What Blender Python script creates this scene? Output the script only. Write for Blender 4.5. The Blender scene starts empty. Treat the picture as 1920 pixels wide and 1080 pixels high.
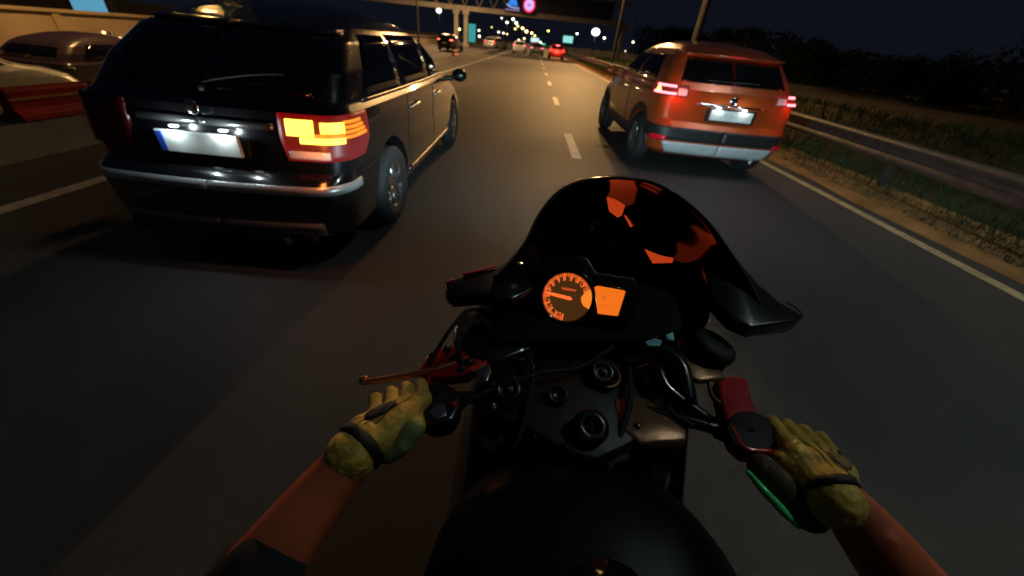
import bpy, bmesh, math, random
import numpy as np
from mathutils import Vector, Matrix
random.seed(4)
R_ = math.radians
scn = bpy.context.scene
# ------------------------------------------------------------------ camera
FPX, CAMH = 680.0, 1.4
PITCH, ROLL, YAW = R_(34.1), R_(6), R_(.35)
def _rz(v):
    c, s = math.cos(YAW), math.sin(YAW)
    return Vector((v[0]*c + v[1]*s, -v[0]*s + v[1]*c, v[2]))
_r0 = _rz((1, 0, 0)); _u0 = _rz((0, math.sin(PITCH), math.cos(PITCH))); FWD = _rz((0, math.cos(PITCH), -math.sin(PITCH)))
RGT = math.cos(ROLL)*_r0 + math.sin(ROLL)*_u0
UPV = -math.sin(ROLL)*_r0 + math.cos(ROLL)*_u0
CAM = Vector((0, 0, CAMH))
cd = bpy.data.cameras.new('camera'); cam = bpy.data.objects.new('camera', cd); scn.collection.objects.link(cam)
m3 = Matrix((RGT, UPV, -FWD)).transposed()
cam.matrix_world = Matrix.Translation(CAM) @ m3.to_4x4()
cd.sensor_width = 36; cd.lens = 36*FPX/1920; cd.clip_start = .02; cd.clip_end = 3000
cd.dof.use_dof = True; cd.dof.focus_distance = .72; cd.dof.aperture_fstop = 3.0
scn.camera = cam
# measuring helpers: where a sight line meets a plane of the real place
def ray(x, y): return FWD + RGT*((x-960)/FPX) - UPV*((y-540)/FPX)
def atz(x, y, z): d = ray(x, y); return CAM + d*((z-CAMH)/d.z)
def aty(x, y, Y): d = ray(x, y); return CAM + d*(Y/d.y)
def atx(x, y, X): d = ray(x, y); return CAM + d*(X/d.x)
def atp(x, y, o, n): d = ray(x, y); return CAM + d*((o-CAM).dot(n)/d.dot(n))
# ------------------------------------------------------------------ world, sun, exposure
w = bpy.data.worlds.new('World'); scn.world = w; w.use_nodes = True
nt = w.node_tree; bg = nt.nodes['Background']
tc = nt.nodes.new('ShaderNodeTexCoord'); sx = nt.nodes.new('ShaderNodeSeparateXYZ'); rp = nt.nodes.new('ShaderNodeValToRGB')
nt.links.new(tc.outputs['Generated'], sx.inputs[0]); nt.links.new(sx.outputs['Z'], rp.inputs[0]); nt.links.new(rp.outputs[0], bg.inputs[0])
e = rp.color_ramp.elements
e[0].position = 0; e[0].color = (.0010, .0013, .0023, 1)
e[1].position = .45; e[1].color = (.0007, .0011, .0022, 1)
bg.inputs[1].default_value = 1
sl = bpy.data.lights.new('sun', 'SUN'); sun = bpy.data.objects.new('sun', sl); scn.collection.objects.link(sun)
sl.energy = .13; sl.color = (1, .55, .20); sl.angle = R_(1.2)
SE, SA = R_(17), R_(6)      # the far high-mast sodium lighting: low, ahead, a little to the right
sd = Vector((math.sin(SA)*math.cos(SE), math.cos(SA)*math.cos(SE), math.sin(SE)))
sun.rotation_euler = sd.to_track_quat('Z', 'Y').to_euler()
scn.view_settings.view_transform = 'Standard'; scn.view_settings.look = 'None'; scn.view_settings.gamma = 1
scn.view_settings.exposure = 2.0
scn.cycles.use_denoising = True
scn.cycles.max_bounces = 6; scn.cycles.sample_clamp_indirect = 3
# ------------------------------------------------------------------ materials
MATS = {}
def mat(name, col, rough=.5, metal=0, emit=None, es=1, var=0, scale=8, bump=0, coat=0, spec=.5, alpha=1, trans=0, nosample=True):
    if name in MATS: return MATS[name]
    m = bpy.data.materials.new(name); m.use_nodes = True; n = m.node_tree.nodes; l = m.node_tree.links
    b = n['Principled BSDF']; b.inputs['Base Color'].default_value = (*col, 1)
    b.inputs['Roughness'].default_value = rough; b.inputs['Metallic'].default_value = metal
    b.inputs['Coat Weight'].default_value = coat; b.inputs['Coat Roughness'].default_value = .05
    b.inputs['Specular IOR Level'].default_value = spec; b.inputs['Transmission Weight'].default_value = trans
    b.inputs['Alpha'].default_value = alpha
    if emit:
        b.inputs['Emission Color'].default_value = (*emit, 1); b.inputs['Emission Strength'].default_value = es
        if nosample: m.cycles.emission_sampling = 'NONE'
    if var or bump:
        t = n.new('ShaderNodeTexCoord'); no = n.new('ShaderNodeTexNoise'); no.inputs['Scale'].default_value = scale; no.inputs['Detail'].default_value = 6
        l.new(t.outputs['Object'], no.inputs['Vector'])
        if var:
            r = n.new('ShaderNodeValToRGB'); a = r.color_ramp.elements
            a[0].position = .3; a[1].position = .7
            a[0].color = (*[c*(1-var) for c in col], 1); a[1].color = (*[min(1, c*(1+var)) for c in col], 1)
            l.new(no.outputs['Fac'], r.inputs[0]); l.new(r.outputs[0], b.inputs['Base Color'])
        if bump:
            bp = n.new('ShaderNodeBump'); bp.inputs['Strength'].default_value = bump; bp.inputs['Distance'].default_value = .01
            l.new(no.outputs['Fac'], bp.inputs['Height']); l.new(bp.outputs[0], b.inputs['Normal'])
    MATS[name] = m; return m
def glow(name, rgb, s=1, sample=False):   # rgb linear
    return mat(name, (.02, .02, .02), .4, emit=rgb, es=s, nosample=not sample)
BLACKP = mat('black paint', (.006, .006, .007), .22, coat=1, var=.2, scale=3)
CHAR = mat('dark grey paint', (.012, .012, .014), .3, coat=1, var=.15, scale=2)
GLASS = mat('tinted glass', (.004, .004, .005), .04, spec=.8)
RUB = mat('rubber', (.014, .014, .014), .75, var=.3, scale=30, bump=.3)
TRIM = mat('black plastic', (.018, .018, .019), .5, var=.2, scale=40, bump=.15)
GTRIM = mat('grey plastic', (.16, .17, .17), .5, var=.15, scale=30, bump=.1)
CHROME = mat('chrome', (.7, .7, .68), .15, 1)
ALU = mat('aluminium', (.5, .5, .5), .32, 1, var=.15, scale=20)
CONC = mat('concrete', (.26, .25, .23), .85, var=.25, scale=2, bump=.4)
GALV = mat('galvanised steel', (.14, .13, .12), .5, .6, var=.2, scale=6)
BARK = mat('bark', (.06, .045, .03), .9, bump=.6, scale=12)
LEAF = mat('foliage', (.02, .03, .014), .95, var=.4, scale=1.5, spec=.05)
GRASS = mat('verge grass', (.030, .070, .020), .9, var=.5, scale=2)
def ribbed(m, scale=70, lo=.45, hi=1.3):
    n = m.node_tree.nodes; l = m.node_tree.links; b = n['Principled BSDF']; es = b.inputs['Emission Strength'].default_value
    t = n.new('ShaderNodeTexCoord'); w_ = n.new('ShaderNodeTexWave'); w_.bands_direction = 'DIAGONAL'; w_.inputs['Scale'].default_value = scale; l.new(t.outputs['Object'], w_.inputs['Vector'])
    no = n.new('ShaderNodeTexNoise'); no.inputs['Scale'].default_value = 9; l.new(t.outputs['Object'], no.inputs['Vector'])
    mu = n.new('ShaderNodeMath'); mu.operation = 'MULTIPLY'; l.new(w_.outputs['Fac'], mu.inputs[0]); l.new(no.outputs['Fac'], mu.inputs[1])
    mr_ = n.new('ShaderNodeMapRange'); mr_.inputs['From Max'].default_value = .6; mr_.inputs['To Min'].default_value = lo*es; mr_.inputs['To Max'].default_value = hi*es; l.new(mu.outputs[0], mr_.inputs['Value']); l.new(mr_.outputs[0], b.inputs['Emission Strength'])
# ------------------------------------------------------------------ object helpers
COL = scn.collection
def tag(o, label=None, cat=None, group=None, kind=None):
    if label: o['label'] = label
    if cat: o['category'] = cat
    if group: o['group'] = group
    if kind: o['kind'] = kind
    return o
def thing(name, loc, label, cat, group=None, rz=0):
    o = bpy.data.objects.new(name, None); o.empty_display_size = .2; COL.objects.link(o)
    o.location = loc; o.rotation_euler = (0, 0, rz)
    return tag(o, label, cat, group)
def obj(name, bm, m, parent=None, smooth=True, world=False, bevel=0):
    """link a bmesh as ONE object; world=True: the mesh is given in world coordinates"""
    bmesh.ops.recalc_face_normals(bm, faces=bm.faces)
    me = bpy.data.meshes.new(name); bm.to_mesh(me); bm.free()
    if smooth:
        for p in me.polygons: p.use_smooth = True
    for mm in (m if isinstance(m, (list, tuple)) else [m]): me.materials.append(mm)
    o = bpy.data.objects.new(name, me); COL.objects.link(o)
    if world and parent:
        T = Matrix.Identity(4); p = parent; chain = []
        while p: chain.append(p); p = p.parent
        for q in reversed(chain): T = T @ Matrix.LocRotScale(q.location, q.rotation_euler, q.scale)
        me.transform(T.inverted())
    if parent: o.parent = parent
    if bevel:
        b = o.modifiers.new('bevel', 'BEVEL'); b.width = bevel; b.segments = 2; b.limit_method = 'ANGLE'; b.harden_normals = False
    return o
def bake(o):
    dg = bpy.context.evaluated_depsgraph_get(); dg.update()
    me = bpy.data.meshes.new_from_object(o.evaluated_get(dg)); o.modifiers.clear(); old = o.data; o.data = me; bpy.data.meshes.remove(old)
def nb(): return bmesh.new()
def box(bm, c, s, rot=None, mi=0):
    r = bmesh.ops.create_cube(bm, size=1); M = Matrix.Translation(Vector(c)) @ (rot.to_4x4() if rot else Matrix.Identity(4)) @ Matrix.Diagonal((*s, 1))
    bmesh.ops.transform(bm, matrix=M, verts=r['verts'])
    for v in r['verts']:
        for f in v.link_faces: f.material_index = mi
    return bm
def frame(a, b):
    d = (Vector(b)-Vector(a)); return d.to_track_quat('Z', 'Y').to_matrix().to_4x4(), d.length
def cyl(bm, a, b, r1, r2=None, n=20, caps=True):
    r2 = r1 if r2 is None else r2; a = Vector(a); b = Vector(b); M, L = frame(a, b)
    r = bmesh.ops.create_cone(bm, cap_ends=caps, segments=n, radius1=r1, radius2=r2, depth=L)
    bmesh.ops.transform(bm, matrix=Matrix.Translation((a+b)/2) @ M, verts=r['verts']); return bm
def sph(bm, c, r, n=16, sc=(1, 1, 1), rot=None):
    q = bmesh.ops.create_uvsphere(bm, u_segments=n, v_segments=max(6, n//2), radius=r)
    bmesh.ops.transform(bm, matrix=Matrix.Translation(Vector(c)) @ (rot.to_4x4() if rot else Matrix.Identity(4)) @ Matrix.Diagonal((*sc, 1)), verts=q['verts']); return bm
def catmull(P, n=6):
    P = [Vector(p) for p in P]; out = []
    for i in range(len(P)-1):
        a = P[max(i-1, 0)]; b = P[i]; c = P[i+1]; d = P[min(i+2, len(P)-1)]
        for k in range(n):
            t = k/n; out.append(.5*((2*b)+(c-a)*t+(2*a-5*b+4*c-d)*t*t+(3*b-a-3*c+d)*t**3))
    out.append(P[-1]); return out
def tube(bm, pts, r, n=10, sm=5):
    pts = catmull(pts, sm) if sm else [Vector(p) for p in pts]; rings = []
    rr = r if callable(r) else (lambda t: r)
    for i, p in enumerate(pts):
        d = (pts[min(i+1, len(pts)-1)]-pts[max(i-1, 0)]).normalized(); u = d.orthogonal().normalized()
        if rings: u = (pu - d*pu.dot(d)).normalized()
        pu = u; v = d.cross(u); R = rr(i/(len(pts)-1))
        rings.append([bm.verts.new(p+(u*math.cos(k*math.tau/n)+v*math.sin(k*math.tau/n))*R) for k in range(n)])
    for a, b in zip(rings, rings[1:]):
        for k in range(n): bm.faces.new((a[k], a[(k+1) % n], b[(k+1) % n], b[k]))
    bm.faces.new(rings[0][::-1]); bm.faces.new(rings[-1]); return bm
def lathe(bm, prof, n=32, M=None):
    """prof: (r, h) pairs about local Z"""
    rings = []
    for r, h in prof:
        if r < 1e-6: rings.append([bm.verts.new((0, 0, h))])
        else: rings.append([bm.verts.new((r*math.cos(k*math.tau/n), r*math.sin(k*math.tau/n), h)) for k in range(n)])
    vs = [v for q in rings for v in q]
    for a, b in zip(rings, rings[1:]):
        for k in range(n):
            k2 = (k+1) % n
            if len(a) == 1 and len(b) == 1: continue
            if len(a) == 1: bm.faces.new((a[0], b[k], b[k2]))
            elif len(b) == 1: bm.faces.new((a[k], a[k2], b[0]))
            else: bm.faces.new((a[k], a[k2], b[k2], b[k]))
    if M is not None: bmesh.ops.transform(bm, matrix=M, verts=vs)
    return bm
def prism(bm, pts, d, mi=0):
    """closed polygon (3-D points) pushed along vector d"""
    a = [bm.verts.new(Vector(p)) for p in pts]; b = [bm.verts.new(Vector(p)+Vector(d)) for p in pts]; n = len(pts)
    fs = [bm.faces.new(a[::-1]), bm.faces.new(b)] + [bm.faces.new((a[i], a[(i+1) % n], b[(i+1) % n], b[i])) for i in range(n)]
    for f in fs: f.material_index = mi
    return bm
def grid(bm, G):
    V = [[bm.verts.new(p) for p in r] for r in G]
    for i in range(len(V)-1):
        for j in range(len(V[0])-1): bm.faces.new((V[i][j], V[i][j+1], V[i+1][j+1], V[i+1][j]))
    return V
def organic(name, chains, m, parent, voxel, blobs=(), smooth=4):
    """one continuous surface grown over tapered limb chains: [(point, radius), ...]"""
    bm = nb()
    for ch in chains:
        for p, r in ch: sph(bm, p, r, 14)
        for (p, r), (q, s) in zip(ch, ch[1:]):
            if (Vector(p)-Vector(q)).length > 1e-4: cyl(bm, p, q, r, s, 14)
    for c, r, sc, rot in blobs: sph(bm, c, r, 18, sc, rot)
    o = obj(name, bm, m, parent, world=True)
    rm = o.modifiers.new('r', 'REMESH'); rm.mode = 'VOXEL'; rm.voxel_size = voxel; rm.use_smooth_shade = True
    s = o.modifiers.new('s', 'SMOOTH'); s.iterations = smooth; s.factor = .5
    bake(o)
    for p in o.data.polygons: p.use_smooth = True
    return o
def copy_tree(o, parent=None, label=None):
    c = o.copy(); COL.objects.link(c); c.parent = parent
    for ch in [q for q in o.children]: copy_tree(ch, c)
    if label: c['label'] = label
    return c
# ================================================================== SETTING
def sst(a, b, x):
    t = min(1, max(0, (x-a)/(b-a))); return t*t*(3-2*t)
def gz(x, y):
    z = -.95*sst(-6.1, -8.2, x)*(1-sst(14, 60, y))
    z += .6*sst(6.2, 9.5, x)+.3*sst(12, 40, x)
    if x > 6.5 or x < -17: z += .12*math.sin(x*.7+y*.31)*min(1, abs(x)/30)
    return z
def xs_list():
    a = [-900, -500, -250, -120, -70, -45, -30, -22, -18]; a += [-17+.5*i for i in range(0, 47)]; a += [7+.6*i for i in range(0, 20)]; a += [20, 24, 30, 45, 80, 150, 300, 600, 900]
    return sorted(set(a))
def ys_list(): return [-120, -60, -30, -15, -8]+[-4+2*i for i in range(0, 36)]+[72, 80, 90, 105, 125, 150, 200, 300, 450, 700, 1200, 2000]
def asphalt(name, c1, c2, rough):
    m = bpy.data.materials.new(name); m.use_nodes = True; n = m.node_tree.nodes; l = m.node_tree.links; b = n['Principled BSDF']
    t = n.new('ShaderNodeTexCoord'); mp = n.new('ShaderNodeMapping'); mp.inputs['Scale'].default_value = (1, .07, 1); l.new(t.outputs['Object'], mp.inputs[0])
    a = n.new('ShaderNodeTexNoise'); a.inputs['Scale'].default_value = 1.3; a.inputs['Detail'].default_value = 5; l.new(mp.outputs[0], a.inputs['Vector'])
    f = n.new('ShaderNodeTexNoise'); f.inputs['Scale'].default_value = 140; f.inputs['Detail'].default_value = 3; l.new(t.outputs['Object'], f.inputs['Vector'])
    mx = n.new('ShaderNodeMix'); mx.data_type = 'RGBA'; mx.inputs['A'].default_value = (*c1, 1); mx.inputs['B'].default_value = (*c2, 1); l.new(a.outputs['Fac'], mx.inputs['Factor'])
    m2 = n.new('ShaderNodeMix'); m2.data_type = 'RGBA'; m2.blend_type = 'MULTIPLY'; m2.inputs['Factor'].default_value = .6
    r = n.new('ShaderNodeValToRGB'); r.color_ramp.elements[0].position = .35; r.color_ramp.elements[0].color = (.45, .45, .45, 1); r.color_ramp.elements[1].position = .6; l.new(f.outputs['Fac'], r.inputs[0])
    l.new(mx.outputs['Result'], m2.inputs['A']); l.new(r.outputs[0], m2.inputs['B']); l.new(m2.outputs['Result'], b.inputs['Base Color'])
    b.inputs['Roughness'].default_value = rough; b.inputs['Specular IOR Level'].default_value = .22
    bp = n.new('ShaderNodeBump'); bp.inputs['Strength'].default_value = .25; bp.inputs['Distance'].default_value = .003; l.new(f.outputs['Fac'], bp.inputs['Height']); l.new(bp.outputs[0], b.inputs['Normal'])
    MATS[name] = m; return m
ASPH = asphalt('asphalt', (.06, .06, .06), (.11, .105, .10), .62)
ASPH2 = asphalt('old asphalt', (.07, .065, .06), (.12, .11, .10), .75)
EARTH = mat('dry earth', (.05, .045, .028), .95, spec=.1, var=.4, scale=1.2, bump=.5)
bm = nb(); grid(bm, [[(x, y, gz(x, y)-.012) for y in ys_list()] for x in xs_list()])
tag(obj('ground', bm, EARTH), kind='structure')
def strip(name, xa, xb, ya, yb, dz, m, n=60):
    bm = nb(); k = max(2, int(abs(xb-xa)/.5)+1)
    grid(bm, [[(xa+(xb-xa)*i/(k-1), y, gz(xa+(xb-xa)*i/(k-1), y)+dz) for y in [v for v in ys_list() if ya <= v <= yb]] for i in range(k)])
    return tag(obj(name, bm, m), kind='structure')
strip('road', -4.9, 5.0, -120, 1200, 0, ASPH)
strip('lower_road', -15.5, -6.3, -120, 1200, .006, ASPH2)
PAINT = mat('road paint', (.55, .53, .48), .6, var=.3, scale=9)
YPAINT = mat('yellow road paint', (.55, .45, .26), .6, var=.3, scale=9)
def mark(name, segs, m):
    bm = nb()
    for x0, x1, y0, y1 in segs:
        bm.faces.new([bm.verts.new(p) for p in ((x0, y0, .005), (x1, y0, .005), (x1, y1, .005), (x0, y1, .005))])
    return tag(obj(name, bm, m, smooth=False), kind='structure')
mark('edge_marking', [(4.2, 4.34, -60, 300)], YPAINT)
mark('left_edge_marking', [(-3.98, -3.84, -60, 400)], PAINT)
mark('lane_marking', [(.74, .89, 5.75+5.85*k, 7.6+5.85*k) for k in range(0, 40)], PAINT)
mark('lower_road_marking', [], PAINT) if False else None
# concrete median barrier, low, left of the carriageway
bm = nb()
prof = [(-5.36, 0), (-5.32, .12), (-5.26, .3), (-5.06, .3), (-5.0, .12), (-4.96, 0)]
G = [[(x, y, z-.01) for x, z in prof] for y in [-30, 0, 10, 20, 40, 80, 120]]
V = grid(bm, G); bm.faces.new(V[0]); bm.faces.new(V[-1][::-1])
med = tag(obj('median_barrier', bm, CONC, smooth=False), 'long low concrete barrier between carriageways left of the minivan', 'barrier')
# plastic barriers standing on it
REDP = mat('red plastic', (.55, .02, .02), .4, var=.15, scale=6)
YELP = mat('yellow plastic', (.7, .5, .06), .4, var=.15, scale=6)
WHTP = mat('white plastic', (.6, .6, .56), .45, var=.15, scale=6)
def plastic(y, L, m, label):
    t = thing('plastic_barrier', (-5.16, y, .29), label, 'barrier', 'plastic barriers on the low concrete wall')
    b = nb(); prism(b, [(-.11, 0, 0), (.11, 0, 0), (.1, 0, .06), (.06, 0, .1), (.06, 0, .27), (.04, 0, .3), (-.04, 0, .3), (-.06, 0, .27), (-.06, 0, .1), (-.1, 0, .06)], (0, L, 0))
    obj('shell', b, m, t, smooth=False, bevel=.012)
    b = nb()
    for k in (.25, .75): box(b, (.062, L*k, .2), (.012, L*.49, .022))
    obj('reflector', b, mat('retroreflective strip', (.75, .5, .2), .3, var=.2), t, smooth=False)
    return t
plastic(3.72, .80, REDP, 'red plastic barrier nearest the camera at left edge')
plastic(4.62, .8, YELP, 'yellow plastic barrier next beyond the near red one')
plastic(27.5, 1.3, REDP, 'red plastic barrier seen past the front of the minivan')
# left retaining wall
bm = nb(); box(bm, (-15.9, 30, -.1), (.4, 130, 2.0)); box(bm, (-15.88, 30, .93), (.5, 130, .08))
for k in range(22): box(bm, (-15.685, -30+k*5.5, -.05), (.05, .25, 1.85))
tag(obj('boundary_wall', bm, mat('rendered wall', (.36, .27, .18), .85, var=.2, scale=.6, bump=.2), smooth=False), 'long pale wall behind the parked cars at far left', 'wall')
# guard rail, right
def guardrail():
    t = thing('guardrail', (5.2, 0, 0), 'galvanised steel guard rail along the right shoulder', 'guardrail')
    prof = [(0, .66), (.02, .655), (.075, .62), (.075, .585), (.015, .54), (-.005, .5), (.015, .46), (.075, .415), (.075, .38), (.02, .345), (0, .34)]
    b = nb(); ys = [-20+2*k for k in range(80)]
    def gx(y): return .55*sst(0, 10, y)-.35*sst(30, 90, y)
    grid(b, [[(-x+gx(y), y, z+.02) for x, z in prof] for y in ys]); r = obj('rail', b, GALV, t)
    s = r.modifiers.new('s', 'SOLIDIFY'); s.thickness = .006
    for k in range(0, 40):
        y = -18+4*k; b = nb(); box(b, (gx(y)+.13, y, .31), (.06, .11, .64)); box(b, (gx(y)+.06, y, .52), (.1, .08, .2)); obj('post', b, GALV, t, smooth=False)
        if 6 < y < 130:
            b = nb(); prism(b, [(gx(y)-.0, y-.002, .7), (gx(y)+.08, y-.002, .7), (gx(y)+.08, y-.002, .78), (gx(y), y-.002, .78)], (0, .012, 0)); obj('reflector', b, mat('amber reflector', (.8, .4, .05), .25), t, smooth=False)
guardrail()
bm = nb(); YS = [-20+1.0*k for k in range(140)]; rnd = random.Random(3)
grid(bm, [[(x0+(rnd.uniform(-.05, .05) if e_ else 0), y, gz(x0, y)+.003) for y in YS] for x0, e_ in ((4.55, 1), (4.75, 0), (4.98, 0))])
grid(bm, [[(x0+.55*sst(0, 10, y)*(k == 2)*0, y, gz(x0, y)+.006) for y in YS] for k, x0 in enumerate((4.98, 5.4, 5.9))])
tag(obj('dusty_shoulder', bm, mat('sandy dirt', (.34, .19, .075), .95, var=.35, scale=2.5, bump=.4, spec=.1)), kind='structure')
# verge grass (stuff) and the bank
def tufts(name, n, xr, yr, h, m, label=None):
    b = nb(); rnd = random.Random(7)
    for i in range(n):
        x = rnd.uniform(*xr); y = yr[0]+(yr[1]-yr[0])*rnd.random()**1.7; z = gz(x, y)-.01
        if rnd.random() < .35 and math.sin(x*2.1+y*.9) < 0: continue
        a = rnd.uniform(0, math.tau); hh = h*rnd.uniform(.4, 1.3); wd = .006+.004*hh/h
        dx, dy = math.cos(a), math.sin(a); lx, ly = rnd.gauss(0, .3)*hh, rnd.gauss(0, .3)*hh
        p = [b.verts.new((x-dx*wd, y-dy*wd, z)), b.verts.new((x+dx*wd, y+dy*wd, z)), b.verts.new((x+lx*.5+dx*wd*.7, y+ly*.5, z+hh*.6)), b.verts.new((x+lx, y+ly, z+hh))]
        b.faces.new((p[0], p[1], p[2])); b.faces.new((p[0], p[2], p[3]))
    o = obj(name, b, m, smooth=False); return tag(o, label, 'grass', kind='stuff')
tufts('verge_grass', 26000, (5.45, 10), (1, 60), .22, GRASS, 'rough green grass on the bank behind the guard rail')
tufts('dry_grass', 9000, (4.9, 5.6), (1, 45), .10, mat('dry grass', (.15, .10, .035), .9, var=.4), 'dry yellowish grass at the foot of the guard rail')
# trees at right
def tree_proto(seed, h, rad):
    rnd = random.Random(seed); t = thing('roadside_tree', (0, 0, 0), 'x', 'tree', 'dark trees on the bank')
    b = nb(); tube(b, [(0, 0, -.3), (.1, .05, h*.25), (-.05, .1, h*.5), (.05, 0, h*.75)], lambda q: .2*(1-.8*q))
    for k in range(7):
        a = rnd.uniform(0, 6.28); z0 = h*rnd.uniform(.25, .6); L = rad*rnd.uniform(.6, 1)
        tube(b, [(0, 0, z0), (math.cos(a)*L*.5, math.sin(a)*L*.5, z0+L*.35), (math.cos(a)*L, math.sin(a)*L, z0+L*.6)], lambda q: .07*(1-.8*q), 6)
    obj('trunk', b, BARK, t)
    b = nb(); cl = [(rnd.gauss(0, rad*.5), rnd.gauss(0, rad*.5), h*rnd.uniform(.1, .93), rad*rnd.uniform(.25, .5)) for _ in range(30)]
    for cx, cy, cz, cr in cl:
        for k in range(170):
            d = Vector((rnd.gauss(0, 1), rnd.gauss(0, 1), rnd.gauss(0, .8))).normalized()*cr*rnd.random()**.4
            c = Vector((cx, cy, cz))+d; s = rnd.uniform(.07, .15); u = Vector((rnd.gauss(0, 1), rnd.gauss(0, 1), rnd.gauss(0, 1))).normalized(); v = u.orthogonal().normalized()
            b.faces.new([b.verts.new(c+u*s), b.verts.new(c+v*s*.6), b.verts.new(c-u*s), b.verts.new(c-v*s*.6)])
    obj('crown', b, LEAF, t, smooth=False); return t
TP = [tree_proto(1, 4.6, 2.0), tree_proto(2, 3.6, 2.1), tree_proto(3, 5.4, 2.3)]
PROF = [atx(px, py, 24) for px, py in ((1330, 60), (1400, 52), (1480, 62), (1560, 92), (1620, 96), (1700, 112), (1780, 116), (1850, 96), (1915, 76), (1990, 60))]
def topz(x, y):         # crest of the tree line, seen from the road, at distance x to the right
    yy = y*24/x; P = sorted(PROF, key=lambda p: p.y)
    if yy <= P[0].y: z = P[0].z
    elif yy >= P[-1].y: z = P[-1].z+.05*(yy-P[-1].y)
    else:
        for a, b in zip(P, P[1:]):
            if a.y <= yy <= b.y: z = a.z+(b.z-a.z)*(yy-a.y)/(b.y-a.y); break
    return CAMH+(z-CAMH)*x/24
tspots = [(19.5, 41, 2), (20.5, 34, 1), (19, 28.5, 1), (20, 24.5, 1), (19, 20.8, 0), (20.5, 17.2, 2), (19, 14, 0), (20.5, 50, 2), (19, 59, 1), (21, 68, 0), (22.5, 37.5, 2), (22, 22.5, 0), (18, 10, 1)]
used = set()
dirs = ['bushy dark tree directly behind the orange car roof', 'low wide tree behind the guard rail beyond orange car tail', 'low tree on the bank right of the orange car', 'rounded tree at the dip of the dark tree line', 'dark tree low at the right frame edge', 'tall dark tree rising at the far right edge', 'dark tree near the bare grey lamp pole', 'tall tree further along the bank behind the lamp pole', 'small distant tree behind the distant guard rail', 'most distant tree of the bank row', 'tall tree in the second row behind the lamp pole tree', 'taller tree in the second row behind the low trees', 'dark tree on the bank level with the rider']
for (x, y, k), lb in zip(tspots, dirs):
    o = TP[k] if k not in used else copy_tree(TP[k]); used.add(k); o['label'] = lb
    g0 = gz(x, y)-.1; hz = max(1.8, topz(x, y)-g0-.1)*1.02; s = hz/(4.6, 3.6, 5.4)[k]
    o.location = (x, y, g0); o.scale = (max(s, .75), max(s, .75), s); o.rotation_euler = (0, 0, x*7+y)
b = nb(); rnd = random.Random(11)
for i in range(15000):
    y = -12+130*rnd.random()**1.5; x = 25+rnd.random()*4; t = topz(x, y)-.25+.3*math.sin(y*.9)+.2*math.sin(y*2.3+1); g0 = gz(x, y)
    c = Vector((x, y, g0+(max(t, g0+1.2)-g0)*rnd.random()**.8+rnd.gauss(0, .1))); q = rnd.uniform(.12, .3); u = Vector((rnd.gauss(0, 1), rnd.gauss(0, 1), rnd.gauss(0, 1))).normalized(); v = u.orthogonal().normalized()
    b.faces.new([b.verts.new(c+u*q), b.verts.new(c+v*q*.7), b.verts.new(c-u*q), b.verts.new(c-v*q*.7)])
tag(obj('woodland', b, LEAF, smooth=False), 'dark woodland reading as one mass behind the bank trees', 'woodland', kind='stuff')
# ------------------------------------------------------------------ gantry with signs
GAN = mat('sodium lit steel', (.42, .38, .30), .6, .2, var=.2, scale=.8)
GY = 70
g = thing('sign_gantry', (0, GY, 0), 'tall steel truss gantry spanning the motorway ahead', 'gantry')
b = nb(); box(b, (-11, 0, 4.95), (50, .7, .62)); obj('lower_beam', b, GAN, g, smooth=False)
b = nb(); box(b, (-11, 0, 7.4), (50, .6, .4)); obj('upper_beam', b, GAN, g, smooth=False)
b = nb(); x = -35.5
while x < 13: cyl(b, (x, -.2, 5.2), (x+1.1, -.2, 7.25), .09, n=8); cyl(b, (x+1.1, -.2, 7.25), (x+2.2, -.2, 5.2), .09, n=8); x += 2.2
obj('truss', b, GAN, g)
for cx in (-12.6, -11.1, 13.4):
    b = nb(); box(b, (cx, 0, 2.3), (.62, .7, 4.7)); box(b, (cx, 0, 4.4), (1.0, .9, .45)); box(b, (cx, 0, .2), (1.2, 1.2, .5)); obj('column', b, GAN, g, smooth=False)
b = nb(); box(b, (5.5, -.5, 6.35), (11.5, .2, 2.1)); obj('unlit_panel', b, mat('unlit sign panel', (.05, .05, .055), .6, var=.2), g, smooth=False)
def lit_sign(name, c, wd, ht, label, shapes, cat='sign'):
    t = thing(name, c, label, cat); b = nb(); box(b, (0, .1, 0), (wd, .2, ht)); obj('housing', b, mat('sign housing', (.02, .015, .03), .5), t, smooth=False)
    for nm, pts, m in shapes: b = nb(); prism(b, [(x, -.03, z) for x, z in pts], (0, .025, 0)); obj(nm, b, m, t, smooth=False)
circ = lambda cx, cz, r, n=28: [(cx+r*math.cos(k*math.tau/n), cz+r*math.sin(k*math.tau/n)) for k in range(n)]
PINKW = glow('lilac led', (.55, .36, .8), .35); REDL = glow('red led', (1, .02, .08), .22); BLUEL = glow('blue led', (.03, .2, .7), .3); PALEL = glow('pale blue led', (.45, .5, .95), .25); DIMR = glow('dim led', (.35, .25, .5), .2)
lit_sign('pictogram_sign', (-3.9, GY-.75, 6.15), 2.5, 2.1, 'lit blue pictogram sign on the gantry left of the red ring', [
    ('pictogram', [(-.75, -.3), (.75, -.35), (.45, .45), (.3, .9), (-.3, .9), (-.5, .45)], BLUEL), ('arc', [(-1, -.25), (-.5, -.55), (.2, -.66), (1, -.62), (1, -.5), (.2, -.52), (-.45, -.42), (-.95, -.13)], PALEL),
    ('bar', [(-1.1, -.92), (1.1, -.92), (1.1, -.8), (-1.1, -.78)], DIMR)])
lit_sign('speed_sign', (-1.45, GY-.75, 6.1), 2.1, 2.3, 'round red ringed lit speed sign on the gantry', [('ring', circ(0, 0, .95), REDL)])
t = bpy.data.objects['speed_sign']
b = nb(); prism(b, [(x, -.06, z) for x, z in circ(0, 0, .7)], (0, .025, 0)); obj('face', b, PINKW, t, smooth=False)
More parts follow.
